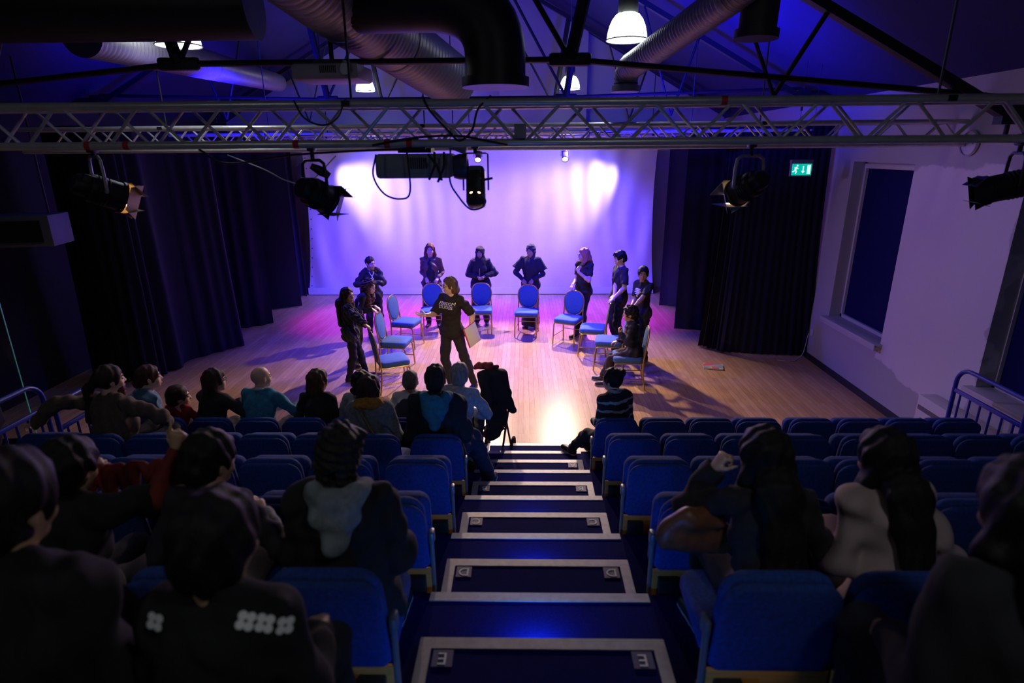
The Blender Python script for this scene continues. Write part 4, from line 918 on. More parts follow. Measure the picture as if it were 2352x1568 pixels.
def person(label, loc, heading, H=1.65, tone='light', sit=None, lean=0, side=0, twist=0, head=(0, 0, 0), look=None, lh=None, rh=None, lfd=None, rfd=None, lpn=None, rpn=None,
           lcurl='relax', rcurl='relax', lel=None, rel=None, feet=None, knee=None, sw=1.0, bulk=1.0, bust=0.0, top=None, bottom=None, shoes=(.015, .014, .016), hair=None, vox=.0095,
           face=True, glasses=False, group=None, extras=None, pelvis=None, headfwd=.03, lipc=None, beard=None):
    s = H / 1.70; root = thing('person', label, 'person', loc, -math.radians(heading), group)
    hr = math.radians(heading); L0 = V3(*loc)
    def W2L(p): d = V3(*p) - L0; return V3(d[0] * math.cos(hr) - d[1] * math.sin(hr), d[0] * math.sin(hr) + d[1] * math.cos(hr), d[2])
    def L2W(p): return Vector((L0[0] + p[0] * math.cos(hr) + p[1] * math.sin(hr), L0[1] - p[0] * math.sin(hr) + p[1] * math.cos(hr), L0[2] + p[2]))
    J = {'L2W': L2W, 'W2L': W2L, 'root': root, 's': s}
    O = V3(0, 0, .925 * s) if sit is None else V3(0, 0, sit + .095 * s)
    if pelvis is not None: O = O + V3(*pelvis)
    Rm = ry(side * .5) @ rx(-lean * .5) @ rz(-twist * .4); Rc = ry(side) @ rx(-lean) @ rz(-twist)
    Wa = O + Rm @ V3(0, -.005, .135) * s; C = Wa + Rc @ V3(0, 0, .19) * s; NB = Wa + Rc @ V3(0, -.012, .375) * s
    SH = {sg: Wa + Rc @ V3(sg * .152 * sw, -.01, .328) * s for sg in (-1, 1)}
    Rn = ry(side * .6) @ rx(-lean * .55)
    HC = NB + Rn @ V3(0, headfwd, .150) * s
    yaw, pit, tilt = head
    if look is not None:
        d = W2L(look) - HC; yaw = math.degrees(math.atan2(d[0], d[1])) + yaw; pit = -math.degrees(math.atan2(d[2], math.hypot(d[0], d[1]))) + pit
    Rh = rz(-yaw) @ rx(-pit) @ ry(tilt); hs = (.93 + .07 * s) if s > .9 else .96
    hp = lambda x, y, z: HC + Rh @ V3(x, y, z) * hs
    J.update(O=O, HC=HC, Rh=Rh, Rc=Rc, NB=NB, SH=SH, Wa=Wa, C=C, hp=hp)
    # arms
    l1, l2 = .285 * s, .245 * s; arm = {}
    for sg, tgt, fd, pn, el in ((-1, lh, lfd, lpn, lel), (1, rh, rfd, rpn, rel)):
        A = SH[sg]; hint = V3(*el) if el is not None else V3(sg * .35, -.8, -.5)
        if tgt is None: T = A + Rc @ V3(sg * .06, .02, -.50) * s; 
        else:
            T = W2L(tgt); d0 = V3(*fd) if fd is not None else None
            if d0 is not None: d0 = nrm(V3(d0[0] * math.cos(hr) - d0[1] * math.sin(hr), d0[0] * math.sin(hr) + d0[1] * math.cos(hr), d0[2])); T = T - d0 * .075 * s
        E, Wr = ik(A, T, l1, l2, hint)
        d = nrm(Wr - E)
        if tgt is not None and fd is not None: d = d0
        n = V3(-sg, 0, 0) if pn is None else V3(pn[0] * math.cos(hr) - pn[1] * math.sin(hr), pn[0] * math.sin(hr) + pn[1] * math.cos(hr), pn[2])
        n = nrm(n - d * (n @ d)); th = np.cross(d, n) * sg
        arm[sg] = (A, E, Wr, d, n, th)
    # legs
    LG = {}
    for i, sg in enumerate((-1, 1)):
        Hj = O + V3(sg * .088 * s, 0, -.02 * s)
        if feet is not None: fp = W2L((*feet[i], loc[2])); fp[2] = 0
        elif sit is not None: fp = V3(sg * .12, .43 * s, 0)
        else: fp = V3(sg * .10, .0, 0)
        an = fp + V3(0, -.05 * s, .085 * s)
        K, An = ik(Hj, an, .43 * s, .41 * s, V3(*(knee or (sg * .08, 1, .3 if sit is not None else 0))))
        LG[sg] = (Hj, K, An)
    J['arm'] = arm; J['leg'] = LG
    ax = lambda R: R.T        # rows = local axes
    def torso(F, t=0.0, k=.05, pelvis_=True, shoulders=True):
        b = bulk
        if pelvis_: F.cap(O + V3(-.062, .0, -.01) * s, O + V3(.062, 0, -.01) * s, .108 * s * b + t, .108 * s * b + t, k, 1.08, (0, 1, 0))
        F.ell(O + (Wa - O) * .75, V3(.135 * b + t, .098 * b + t, .15 + t) * s, ax(Rm), k)
        F.ell(C + Rc @ V3(0, -.0, -.03) * s, V3(.140 * b + t, .100 * b + t, .20 + t) * s, ax(Rc), k)
        F.ell(C + Rc @ V3(0, -.01, .07) * s, V3(.140 * sw + t * .7, .088 * b + t * .7, .095 + t * .5) * s, ax(Rc), k)
        if shoulders:
            F.cap(SH[-1], SH[1], .043 * s + t * .6, .043 * s + t * .6, .03)
            for sg in (-1, 1): F.cap(NB + Rc @ V3(0, -.005, -.005) * s, SH[sg] + Rc @ V3(0, -.005, .012) * s, .042 * s + t * .5, .034 * s + t * .6, .04)
        if bust:
            for sg in (-1, 1): F.ell(C + Rc @ V3(sg * .068, .075, .0) * s, V3(.062 + t, .05 * bust + t, .062 + t) * s, ax(Rc), .04)
    def hand(F, sg):
        A, E, Wr, d, n, th = arm[sg]; q = s * (.95 if s > .93 else 1.02); cn = lcurl if sg < 0 else rcurl
        for off in (.026, .009, -.009, -.025): F.cap(Wr + th * off * .55 * q, Wr + (d * .082 + th * off) * q, .0165 * q, .0125 * q, .012)
        base = [(.088, .029), (.092, .0095), (.087, -.010), (.077, -.028)]; ln = [.070, .078, .072, .056]
        for j in range(4):
            c = CURL['flat'] if (cn == 'point' and j == 0) else CURL['fist' if cn == 'point' else cn]
            p = Wr + (d * base[j][0] + th * base[j][1]) * q; a = 0; spread = th * (.06 - .045 * j) if cn != 'grip' else th * 0
            for m_, fr in enumerate((.45, .30, .25)):
                a += c[m_] * (1 + .06 * j); e = nrm(d * math.cos(math.radians(a)) + n * math.sin(math.radians(a)) + spread)
                p2 = p + e * ln[j] * fr * q; F.cap(p, p2, (.0088 - .0008 * m_) * q, (.0082 - .0010 * m_) * q, .004); p = p2
        b0 = Wr + (d * .022 + th * .022) * q; b1 = b0 + nrm(th * .75 + d * .65 + n * .35) * .042 * q; b2 = b1 + nrm(th * .35 + d * .85 + n * .45) * .034 * q; b3 = b2 + nrm(d * .8 + n * .6) * .024 * q
        F.cap(b0, b1, .0135 * q, .0108 * q, .012); F.cap(b1, b2, .0105 * q, .0092 * q, .004); F.cap(b2, b3, .0092 * q, .0075 * q, .004)
    # ---- body
    F = Field(); torso(F, -.004)
    F.cap(NB + Rc @ V3(0, -.01, -.03) * s, hp(0, -.018, -.075), .056 * s, .052 * hs, .03)
    F.ell(hp(0, -.012, .022), V3(.075, .095, .092) * hs, ax(Rh), .02)
    F.ell(hp(0, .026, -.040), V3(.058, .066, .078) * hs, ax(Rh), .03)
    F.ell(hp(0, .062, -.098), V3(.024, .022, .020) * hs, ax(Rh), .025)
    for sg in (-1, 1):
        F.ell(hp(sg * .040, .058, -.042), V3(.022, .02, .022) * hs, ax(Rh), .02)
        F.ell(hp(sg * .030, .094, -.004), V3(.017, .013, .012) * hs, ax(Rh), .008, True)
        F.cap(hp(sg * .012, .087, .018), hp(sg * .042, .078, .019), .009 * hs, .008 * hs, .012)
        F.ell(hp(sg * .077, -.008, -.018), V3(.010, .021, .033) * hs, (Rh @ rz(sg * 22)).T, .006)
    F.cap(hp(0, .086, .004), hp(0, .102, -.034), .009 * hs, .0135 * hs, .008)
    for sg in (-1, 1): F.ell(hp(sg * .011, .092, -.038), V3(.009, .010, .008) * hs, ax(Rh), .006)
    F.ell(hp(0, .082, -.066), V3(.024, .012, .009) * hs, ax(Rh), .008); F.ell(hp(0, .080, -.077), V3(.020, .012, .008) * hs, ax(Rh), .006)
    for sg in (-1, 1):
        A, E, Wr, d, n, th = arm[sg]
        F.cap(A, E, .044 * s * (.6 + .4 * bulk), .036 * s, .02); F.cap(E, Wr, .038 * s, .025 * s, .02); F.ell(E + (Wr - E) * .25, V3(.039, .039, .039) * s, None, .02)
        hand(F, sg)
        Hj, K, An = LG[sg]
        F.cap(Hj, K, .080 * s * (.5 + .5 * bulk), .052 * s, .04); F.cap(K, An, .050 * s, .034 * s, .03); F.ell(K + (An - K) * .3 + V3(0, -.018, 0) * s, V3(.046, .05, .11) * s, None, .03)
        td = nrm(V3(sg * .15, 1, 0)); F.cap(An + V3(0, -.02, -.045) * s, An + td * .15 * s + V3(0, 0, -.058) * s, .036 * s, .025 * s, .03)
    p, q = F.build(vox); body = link('body', np_mesh('body', p, q, skin(tone)), root)
    # ---- trousers / skirt
    if bottom:
        mt, kind = bottom; F = Field(); t = .012
        F.cap(O + V3(-.062, 0, -.005) * s, O + V3(.062, 0, -.005) * s, .108 * s * bulk + t, .108 * s * bulk + t, .04, 1.08, (0, 1, 0))
        F.ell(O + (Wa - O) * .55, V3(.135 * bulk + .010, .098 * bulk + .010, .11) * s, ax(Rm), .04)
        if kind == 'skirt':
            a = O + V3(0, 0, -.02) * s
            F.cap(a, V3(0, .0, .10 * s), .15 * s, .185 * s, .06, 1.25, (0, 1, 0)); F.plane(V3(0, 0, .055), V3(0, 0, -1), V3(-.5, -.5, -.3), V3(.5, .5, .06))
        else:
            wide = {'skinny': .011, 'slim': .014, 'loose': .024}[kind]
            for sg in (-1, 1):
                Hj, K, An = LG[sg]; e = An + nrm(An - K) * .01
                F.cap(Hj, K, .082 * s * (.5 + .5 * bulk) + wide, .054 * s + wide, .04); F.cap(K, e, .052 * s + wide, .038 * s + wide, .03, cut=True); F.ell(K + (An - K) * .3 + V3(0, -.018, 0) * s, V3(.046 + wide, .05 + wide, .11) * s, None, .03)
        p, q = F.build(vox * 1.1, .005, .11, int(abs(heading) * 7) % 97 + 2); link('skirt' if kind == 'skirt' else 'trousers', np_mesh('trousers', p, q, mt), root)
    # ---- shoes
    if shoes is not None:
        M_SOLE = mat('pale_sole', (.35, .33, .32), .6)
        for sg in (-1, 1):
            Hj, K, An = LG[sg]; td = nrm(V3(sg * .15, 1, 0)); F = Field(); z = .0
            a = V3(An[0], An[1], max(0, An[2] - .085 * s)); base = a[2]
            F.cap(a + td * -.025 * s + V3(0, 0, .042) * s, a + td * .16 * s + V3(0, 0, .030) * s, .043 * s, .038 * s, .02); F.cap(a + V3(0, 0, .05) * s, a + V3(0, 0, .10) * s, .043 * s, .044 * s, .02, cut=True)
            F.plane(V3(0, 0, base + .006), V3(0, 0, -1), a - .3, V3(a[0] + .3, a[1] + .3, base + .01))
            p, q = F.build(.008); sh = link('shoe', np_mesh('shoe', p, q, mat('shoe_%d' % int(sum(shoes) * 1000), shoes, .45)), root)
            F = Field(); F.cap(a + td * -.028 * s + V3(0, 0, .012) * s, a + td * .165 * s + V3(0, 0, .012) * s, .042 * s, .038 * s, .02); F.plane(V3(0, 0, base + .001), V3(0, 0, -1), a - .3, V3(a[0] + .3, a[1] + .3, base + .002)); F.plane(V3(0, 0, base + .018), V3(0, 0, 1), V3(a[0] - .3, a[1] - .3, base + .017), a + .3)
            p, q = F.build(.008); link('sole', np_mesh('sole', p, q, M_SOLE if shoes[0] > .0145 else mat('dark_sole', (.02, .02, .02), .6)), sh)
    # ---- top
    if top:
        mt = top['mat']; t = top.get('t', .012); F = Field(); torso(F, t); hem = top.get('hem', .10)
        if hem > .02: F.cap(O + V3(-.062, 0, -.03) * s, O + V3(.062, 0, -.03) * s, .108 * s * bulk + t + .012, .108 * s * bulk + t + .012, .04, 1.08, (0, 1, 0))
        if top.get('long'): F.cap(O, O + V3(0, .0, -top['long']) * s, .14 * s * bulk + t, .15 * s * bulk + t, .05, 1.25, (0, 1, 0))
        hz = O[2] - (hem + top.get('long', 0)) * s; F.plane(V3(0, 0, hz), V3(0, 0, -1), V3(-.7, -.7, hz - .6), V3(.7, .9, hz + .004)) if sit is None else None
        for sg in (-1, 1):
            A, E, Wr, d, n, th = arm[sg]; sl = top.get('sleeve', 2.0); ws = top.get('wide', 0)
            if sl <= 1: F.cap(A, A + (E - A) * sl, .047 * s * (.6 + .4 * bulk) + t * .7, .046 * s + t + ws, .02, cut=True)
            else:
                F.cap(A, E, .046 * s * (.6 + .4 * bulk) + t * .7, .040 * s + t * .8, .02); e = E + (Wr - E) * (sl - 1) + (d * .01 if sl >= 2 else 0); F.cap(E, e, .041 * s + t * .8, .031 * s + t * .7, .02, cut=True)
        if top.get('neck'):
            F.ell(NB + Rc @ V3(0, .03, .03) * s, V3(.085, .085, top['neck']) * s, ax(Rc), .006, True)
        p, q = F.build(vox, top.get('folds', .006), top.get('fl', .10), int(H * 1000) % 89); J['top'] = link(top.get('name', 'shirt'), np_mesh('top', p, q, mt), root)
        J['top_pq'] = (p, q)
    # ---- hair
    if hair: J['hair'] = hair_part(hair, J, hs)
    # ---- face
    if face:
        for sg in (-1, 1):
            m = MB(); R = Matrix(Rh.tolist()); m.ball(hp(sg * .030, .078, -.002), .0125 * hs, 12, 0); dv = R @ Vector((0, 1, -.02)); cc = Vector(hp(sg * .030, .078, -.002))
            for i, f in enumerate(m.f):
                ctr = sum((Vector(m.v[j]) for j in f), Vector()) / len(f) - cc
                if ctr.normalized().dot(dv) > .80: m.mi[i] = 1
            m.obj('eye', [M_EYE, M_IRIS], root)
            m = MB(); m.tube([hp(sg * .013, .094, .019), hp(sg * .030, .092, .026), hp(sg * .046, .078, .021)], [.004, .0045, .002], 6); m.obj('eyebrow', mat('dark_brow', (.03, .018, .012), .8), root)
        m = MB(); m.tube([hp(-.022, .084, -.070), hp(-.009, .0955, -.067), hp(0, .0955, -.0685), hp(.009, .0955, -.067), hp(.022, .084, -.070)], [.002, .0045, .004, .0045, .002], 6)
        m.tube([hp(-.020, .083, -.072), hp(0, .0945, -.077), hp(.020, .083, -.072)], [.002, .0055, .002], 6); m.obj('lips', mat('lips_' + tone, lipc or tuple(c * f for c, f in zip(SK[tone], (.78, .5, .5))), .4), root)
    if glasses:
        m = MB()
        for sg in (-1, 1):
            m.tube([hp(sg * .032 + .024 * math.cos(a), .104 - .006 * abs(math.cos(a)), -.003 + .018 * math.sin(a)) for a in [2 * math.pi * i / 16 for i in range(16)]], .0018, 5, closed=True)
            m.tube([hp(sg * .056, .098, .004), hp(sg * .078, .06, .003), hp(sg * .080, -.015, .0)], .0018, 5)
        m.tube([hp(-.010, .106, .002), hp(0, .109, .004), hp(.010, .106, .002)], .0018, 5); m.obj('glasses', M_BLK, root)
    if beard:
        F = Field(); F.ell(hp(0, .045, -.09), V3(.055, .05, .05) * hs, ax(Rh), .02); F.ell(hp(0, .06, -.135), V3(.035, .035, .045) * hs, ax(Rh), .02); F.ell(hp(0, .10, -.055), V3(.03, .035, .025) * hs, ax(Rh), .01, True)
        p, q = F.build(.007, .004, .03, 3); link('beard', np_mesh('beard', p, q, beard), root)
    if extras: extras(J)
    return J
def strands(a=.0034, f=120):
    return lambda X, Y, Z: a * np.sin(f * X + 3 * np.sin(15 * Z + 8 * Y)) + a * np.sin(f * .9 * Y + 3 * np.sin(13 * Z + 6 * X))
def hair_part(h, J, hs):
    hp, Rh, root = J['hp'], J['Rh'], J['root']; A = Rh.T; F = Field(); st = h['style']; mt = h['mat']; L = h.get('len', .3); v = h.get('vox', .008); nm = 'hair'; rip = strands(); fo = 0; fl = .05
    E = lambda c, r, k=.02, neg=False: F.ell(hp(*c), V3(*r) * hs, A, k, neg)
    NBp = J['NB']; dn = V3(0, 0, -1)
    if st in ('short', 'crop', 'bun', 'pony', 'curl_short', 'bob', 'long', 'braids', 'fringe'):
        th = h.get('th', .012)
        E((0, -.014, .024), (.077 + th, .098 + th, .094 + th))
        if st in ('short', 'crop', 'curl_short', 'fringe'): E((0, -.05, -.03), (.072 + th * .7, .062 + th, .07))
        if st == 'fringe':
            for sg in (-1, 1): F.cap(hp(sg * .015, .06, .085), hp(sg * .04, .098, .040), .032 * hs, .020 * hs, .02)
        if st == 'bun':
            r = h.get('r', .042); E(h.get('at', (0, -.12, .06)), (r, r, r * .95), .012)
        if st == 'pony':
            b = h.get('path', [(0, -.11, .01), (0, -.16, -.04), (0, -.17, -.20), (0, -.15, -.36)]); 
            for i in range(len(b) - 1): F.cap(hp(*b[i]), hp(*b[i + 1]), (.040 - .003 * i) * hs, (.036 - .004 * i) * hs, .02)
        if st in ('bob', 'long'):
            top = hp(0, -.05, .02); wv = nrm(Rh @ V3(0, 1, 0))
            e = hp(0, -.085, -.06) + dn * L * .6 + V3(0, -.02, 0) if st == 'long' else hp(0, -.055, -L)
            a1 = hp(0, -.075, -.07)
            F.cap(hp(0, -.045, .01), a1, .082 * hs, .084 * hs, .03, 1.45, wv); Rc = J['Rc']
            if st == 'long':
                m1 = NBp + Rc @ V3(0, -.115, .0); m2 = NBp + Rc @ V3(0, -.116, -.5 * max(.04, L - .22)); m3 = NBp + Rc @ V3(0, -.120, -max(.06, L - .18))
                F.cap(a1, m1, .084 * hs, .086 * hs, .03, 1.7, Rc @ V3(0, 1, 0)); F.cap(m1, m2, .086 * hs, .082 * hs, .03, 2.0, Rc @ V3(0, 1, 0)); F.cap(m2, m3, .082 * hs, h.get('tip', .075) * hs, .03, 2.2, Rc @ V3(0, 1, 0))
            else: F.cap(a1, e, .084 * hs, h.get('tip', .075) * hs, .03, 1.9, wv)
            for sg in (-1, 1):
                q = hp(sg * .084, -.012, -.09)
                if st == 'long': F.cap(hp(sg * .072, -.012, .03), q, .026 * hs, .030 * hs, .025)
                if st == 'long':
                    fr = h.get('front', (1, 1))[0 if sg < 0 else 1]
                    if fr: F.cap(q, hp(sg * .088, .045, -.10) + dn * max(.02, (L * .75 - .1)) * fr, .036 * hs, .030 * hs, .03)
                else: F.cap(hp(sg * .080, -.035, -.02), hp(sg * .066, -.03, -L), .030 * hs, .028 * hs, .02)
        if st == 'braids':
            for sg in (-1, 1):
                for i in range(5): F.cap(hp(sg * (.02 + .016 * i), .03, .115 - .012 * i), hp(sg * (.012 + .014 * i), -.115 + .01 * i, -.02), .016 * hs, .015 * hs, .006)
                for i in range(3): F.cap(hp(sg * (.025 + .022 * i), -.10 + .015 * i, -.02), hp(sg * (.030 + .02 * i), -.085 + .02 * i, -.13), .017 * hs, .014 * hs, .006)
            F.cap(hp(0, .05, .135), hp(0, -.12, .09), .005, .005, .004, neg=True); F.cap(hp(0, -.118, .10), hp(0, -.135, -.06), .005, .005, .004, neg=True)
            rip = lambda X, Y, Z: .004 * np.sin(190 * Z + 60 * X) + .003 * np.sin(150 * Y + 80 * X)
        E((0, h.get('facey', .135), h.get('facez', -.036)), (.080, h.get('faced', .112), h.get('faceh', .112)), .012, True)
        if st in ('short', 'crop', 'curl_short', 'fringe'):
            for sg in (-1, 1): E((sg * .085, .012, -.055), (.03, .040, .045), .01, True)
        if st == 'curl_short': fo, fl, rip = .009, .04, None
        if st == 'crop': rip = None; fo = .002
    if st == 'curly_long':
        E((0, -.014, .024), (.090, .112, .106)); fo, fl, rip = .010, .04, None
        for a, b, r in h['locks']: F.cap(hp(*a), hp(*b), r * hs, r * .8 * hs, .03)
        E((0, .135, -.038), (.074, .112, .110), .012, True)
    if st == 'hijab':
        nm = 'headscarf'; rip = None; fo, fl = .004, .08
        E((0, -.012, .020), (.094, .116, .112)); E((0, .02, -.075), (.080, .085, .085), .03)
        F.cap(hp(0, -.01, -.09), NBp + V3(0, .012, .0), .078, .10, .04)
        if h.get('drape', True): F.ell(NBp + J['Rc'] @ V3(0, .03, -.045), V3(.155, .115, .10), J['Rc'].T, .05); F.ell(J['C'] + J['Rc'] @ V3(0, .075, .02), V3(.12, .06, .12), J['Rc'].T, .05)
        E((0, .128, -.026), (.058, .092, .088), .010, True)
    if st == 'turban':
        nm = 'headscarf'; rip = None; fo, fl = .004, .06
        E((0, -.018, .030), (.092, .110, .102)); E((0, -.05, -.04), (.080, .075, .08), .03); F.cap(hp(0, -.02, -.09), NBp + V3(0, .005, .0), .070, .085, .04)
        E((0, .130, -.045), (.072, .105, .108), .012, True)
    if st == 'rim':
        E((0, -.016, -.005), (.083, .104, .07)); E((0, .115, -.02), (.09, .10, .2), .012, True); E((0, 0, .09), (.2, .2, .075), .012, True); fo = .002; rip = None
    p, q = F.build(v, fo, fl, 5, rip); return link(nm, np_mesh(nm, p, q, mt), root)
def chest_print(J, me, mt, ofs=(0, .0, .0), name='print', scale=1.0, lift=.003):
    # lays a flat printed mesh on the front of the shirt
    p, q = J['top_pq']; bvh = BVHTree.FromPolygons([tuple(x) for x in p], [tuple(int(i) for i in x) for x in q])
    Rc = Matrix(J['Rc'].tolist()); C = Vector(J['C']); fwd = Rc @ Vector((0, 1, 0))
    bm = bmesh.new(); bm.from_mesh(me); bmesh.ops.triangulate(bm, faces=bm.faces[:]); 
    for _ in range(4):
        lg = [e for e in bm.edges if e.calc_length() * scale > .008]
        if not lg: break
        bmesh.ops.subdivide_edges(bm, edges=lg, cuts=1); bmesh.ops.triangulate(bm, faces=bm.faces[:])
    for v in bm.verts:
        l = Vector((-v.co.x * scale + ofs[0], .4, v.co.y * scale + ofs[2])); o = C + Rc @ l; h = bvh.ray_cast(o, -fwd)
        if h[0] is not None: v.co = h[0] + fwd * (lift + .001 * (1 if v.co.z > 0 else 0))
        else: v.co = o - fwd * .28
    bm.to_mesh(me); bm.free(); me.materials.clear(); me.materials.append(mt); o = link(name, me, J['root']); return o
def hood(J, mt, big=1.0, name='hood'):
    F = Field(); N = J['NB']; Rc = J['Rc']; s = J['s']; P = lambda x, y, z: N + Rc @ V3(x, y, z) * s
    ring = [(.085, .055, -.035), (.105, .0, .005), (.09, -.075, .01)]
    for sg in (1, -1):
        pts = [(x * sg, y, z) for x, y, z in ring] + [(sg * .055, -.125, -.07 * big), (0, -.155, -.165 * big)]
        for a, b in zip(pts[:-1], pts[1:]): F.cap(P(*a), P(*b), .034 * s, .038 * s, .03)
    F.ell(P(0, -.118, -.06 * big), V3(.095, .045, .095 * big) * s, Rc.T, .03); F.ell(P(0, -.025, .05), V3(.062, .058, .05) * s, Rc.T, .02, True)
    p, q = F.build(.0085, .006, .08, 4); return link(name, np_mesh(name, p, q, mt), J['root'])
def scarf(J, mt, r=.036):
    F = Field(); N = J['NB']; Rc = J['Rc']; s = J['s']
    for lv, rr in ((.0, .105), (.035, .092)):
        pts = [N + Rc @ V3(rr * math.sin(a), rr * .85 * math.cos(a) - .005, lv + .012 * math.cos(2 * a)) * s for a in [2 * math.pi * i / 14 for i in range(15)]]
        for a, b in zip(pts[:-1], pts[1:]): F.cap(a, b, r * s, r * s, .02)
    p, q = F.build(.0085, .006, .06, 6); return link('scarf', np_mesh('scarf', p, q, mt), J['root'])
# ------------------------------------------------------------------ the ten young performers and the woman leading them
BLK = fab('black_cotton', (.016, .014, .018)); BLKT = fab('black_trouser_cloth', (.014, .013, .018)); NAVYBLK = fab('blue_black_cotton', (.014, .014, .026)); FUZZ = mat('fuzzy_black_fleece', (.018, .015, .020), 1, 0, .4, 60, .9, 140, sheen=.25)
M_WHITEPRINT = mat('white_print', (.78, .76, .74), .7)
H_DARK = hairm('dark_brown_hair', (.034, .016, .011)); H_BLACK = hairm('black_hair', (.006, .005, .005)); H_BROWN = hairm('brown_hair', (.075, .036, .018)); H_AUB = hairm('auburn_hair', (.13, .045, .03)); H_RED = hairm('red_blonde_hair', (.36, .15, .07)); H_GREY = hairm('grey_hair', (.26, .25, .25)); H_MID = hairm('mid_brown_hair', (.05, .028, .018)); H_LIGHT = hairm('light_brown_hair', (.10, .055, .032))
G_ST = 'young people standing behind the chairs'
up = lambda p, dz: Vector(p) + Vector((0, 0, dz))
def on_chair(i, lx, dz=.035): return up(chair_top(i, lx), dz)
DN = (0, 0, -1)
def fwd(h): return (math.sin(math.radians(h)), math.cos(math.radians(h)), -.35)

def tag_prop(o, label, cat): tag(o, label, cat); return o
# girl in fuzzy jacket
J = person('girl with long dark hair in a fuzzy black jacket behind the nearest chair', (-2.62, 8.42, 0), 72, H=1.47, tone='tan', look=(-.9, 7.6, 1.35), rh=on_chair(0, .09, .03), lh=on_chair(0, -.07, .03), rfd=(.7, -.2, -.4), lfd=(.7, -.3, -.4), rpn=DN, lpn=DN, rcurl='rest', lcurl='rest',
           feet=[(-2.44, 8.60), (-2.66, 8.40)], top=dict(mat=FUZZ, t=.030, sleeve=2.0, hem=.20, wide=.01, folds=.014, fl=.07, name='jacket'), bottom=(BLKT, 'skinny'), hair=dict(style='long', mat=H_DARK, len=.46, front=(1.25, 1.25)), group=G_ST, bulk=.95, vox=.0085)
# curly girl leaning
J = person('curly-haired girl leaning forward on a chair behind the girl in fuzzy jacket', (-2.72, 9.12, 0), 92, H=1.52, tone='light', lean=32, look=(-.9, 8.6, 1.0), rh=on_chair(1, .09), lh=on_chair(1, -.07), rfd=(.8, -.2, -.4), lfd=(.8, -.2, -.4), rpn=DN, lpn=DN, rcurl='rest', lcurl='rest', feet=[(-2.80, 9.24), (-2.80, 9.02)],
           top=dict(mat=BLK, sleeve=2.0, hem=.12, folds=.008), bottom=(BLKT, 'slim'), hair=dict(style='curly_long', mat=hairm('curly_brown_hair', (.085, .035, .025)), locks=[((0, -.08, -.02), (.02, -.06, -.20), .075), ((-.075, .0, 0), (-.075, .04, -.28), .042), ((.075, .0, 0), (.07, .05, -.30), .045), ((.06, .05, -.2), (.05, .09, -.36), .035), ((0, -.09, -.1), (-.05, -.10, -.26), .06)]), group=G_ST, vox=.0085)
# girl in hoodie
def drawstrings(J):
    P = lambda x, y, z: J['NB'] + J['Rc'] @ V3(x, y, z); 
    for pts in ([(.045, .085, -.02), (.015, .125, -.08), (-.02, .142, -.15)], [(-.045, .085, -.02), (-.012, .125, -.08), (.025, .142, -.16)], [(.0, .14, -.15), (-.02, .152, -.26), (-.015, .150, -.40), (-.02, .145, -.52)]):
        m = MB(); m.tube(spline([P(*p) for p in pts], 5), .0065, 6); m.obj('drawstring', M_WHITEPRINT, J['root'])
    hood(J, BLK, .8)
J = person('girl in black hoodie with long white drawstrings, hands clasped', (-2.84, 10.72, 0), 158, H=1.54, tone='light', look=(.2, 8.3, 1.1), rh=(-2.80, 10.47, 1.10), lh=(-2.79, 10.46, 1.13), rfd=(.7, -.2, .3), lfd=(-.7, -.2, .3), rpn=(.0, 1, 0), lpn=(0, 1, 0), rcurl='grip', lcurl='grip', rel=(1, -.2, -.5), lel=(-1, -.2, -.5),
           top=dict(mat=BLK, t=.022, sleeve=2.0, hem=.16, folds=.009, name='hoodie'), bottom=(BLKT, 'slim'), hair=dict(style='bun', mat=H_DARK, r=.035, at=(0, -.115, .0), th=.006), group=G_ST, extras=drawstrings, vox=.0085)
# girl in brown cardigan
def vest(J):
    F = Field(); P = lambda x, y, z: J['C'] + J['Rc'] @ V3(x, y, z)
    F.ell(P(0, .070, -.10), V3(.088, .088, .25), J['Rc'].T, .02); F.plane(P(0, 0, -.32), (0, 0, -1), J['C'] - .6, J['C'] + V3(.6, .6, -.3)); p, q = F.build(.009, .004, .1); link('vest_top', np_mesh('vest_top', p, q, NAVYBLK), J['root'])
J = person('girl with long auburn hair in a brown cardigan, both hands on her chair', (-1.83, 11.42, 0), 178, H=1.68, tone='fair', look=(-1.2, 6.0, 1.2), rh=on_chair(3, .09), lh=on_chair(3, -.09), rfd=(.25, -.7, -.5), lfd=(-.25, -.7, -.5), rpn=DN, lpn=DN, rcurl='rest', lcurl='rest', bust=1.0,
           top=dict(mat=fab('brown_cardigan_knit', (.115, .07, .065)), t=.016, sleeve=2.0, hem=.14, folds=.008, name='cardigan'), bottom=(BLKT, 'slim'), hair=dict(style='long', mat=H_AUB, len=.48, front=(1, 1), tip=.07), group=G_ST, extras=vest, vox=.0085)
# headscarf woman at centre
def lanyard(J):
    P = lambda x, y, z: J['C'] + J['Rc'] @ V3(x, y, z); m = MB(); m.tube([P(0, .150, .02), P(.004, .158, -.06), P(0, .155, -.14)], .006, 6); m.obj('cord', mat('yellow_cord', (.55, .45, .15), .6), J['root'])
J = person('woman in black headscarf and black top, hands clasped above the centre chair', (-.86, 11.52, 0), 182, H=1.60, tone='tan', look=(-1.2, 5.5, 1.1), rh=on_chair(4, .03, .075), lh=on_chair(4, -.03, .085), rfd=(.55, -.55, -.2), lfd=(-.55, -.55, -.2), rpn=(0, .3, -1), lpn=(0, .3, -1), rcurl='grip', lcurl='grip', rel=(1, -.3, -.5), lel=(-1, -.3, -.5),
           top=dict(mat=NAVYBLK, t=.026, sleeve=2.0, hem=.22, folds=.008), bottom=(BLKT, 'loose'), hair=dict(style='hijab', mat=fab('black_scarf_cloth', (.018, .014, .022))), group=G_ST, bust=1.0, bulk=1.08, extras=lanyard, vox=.0085)
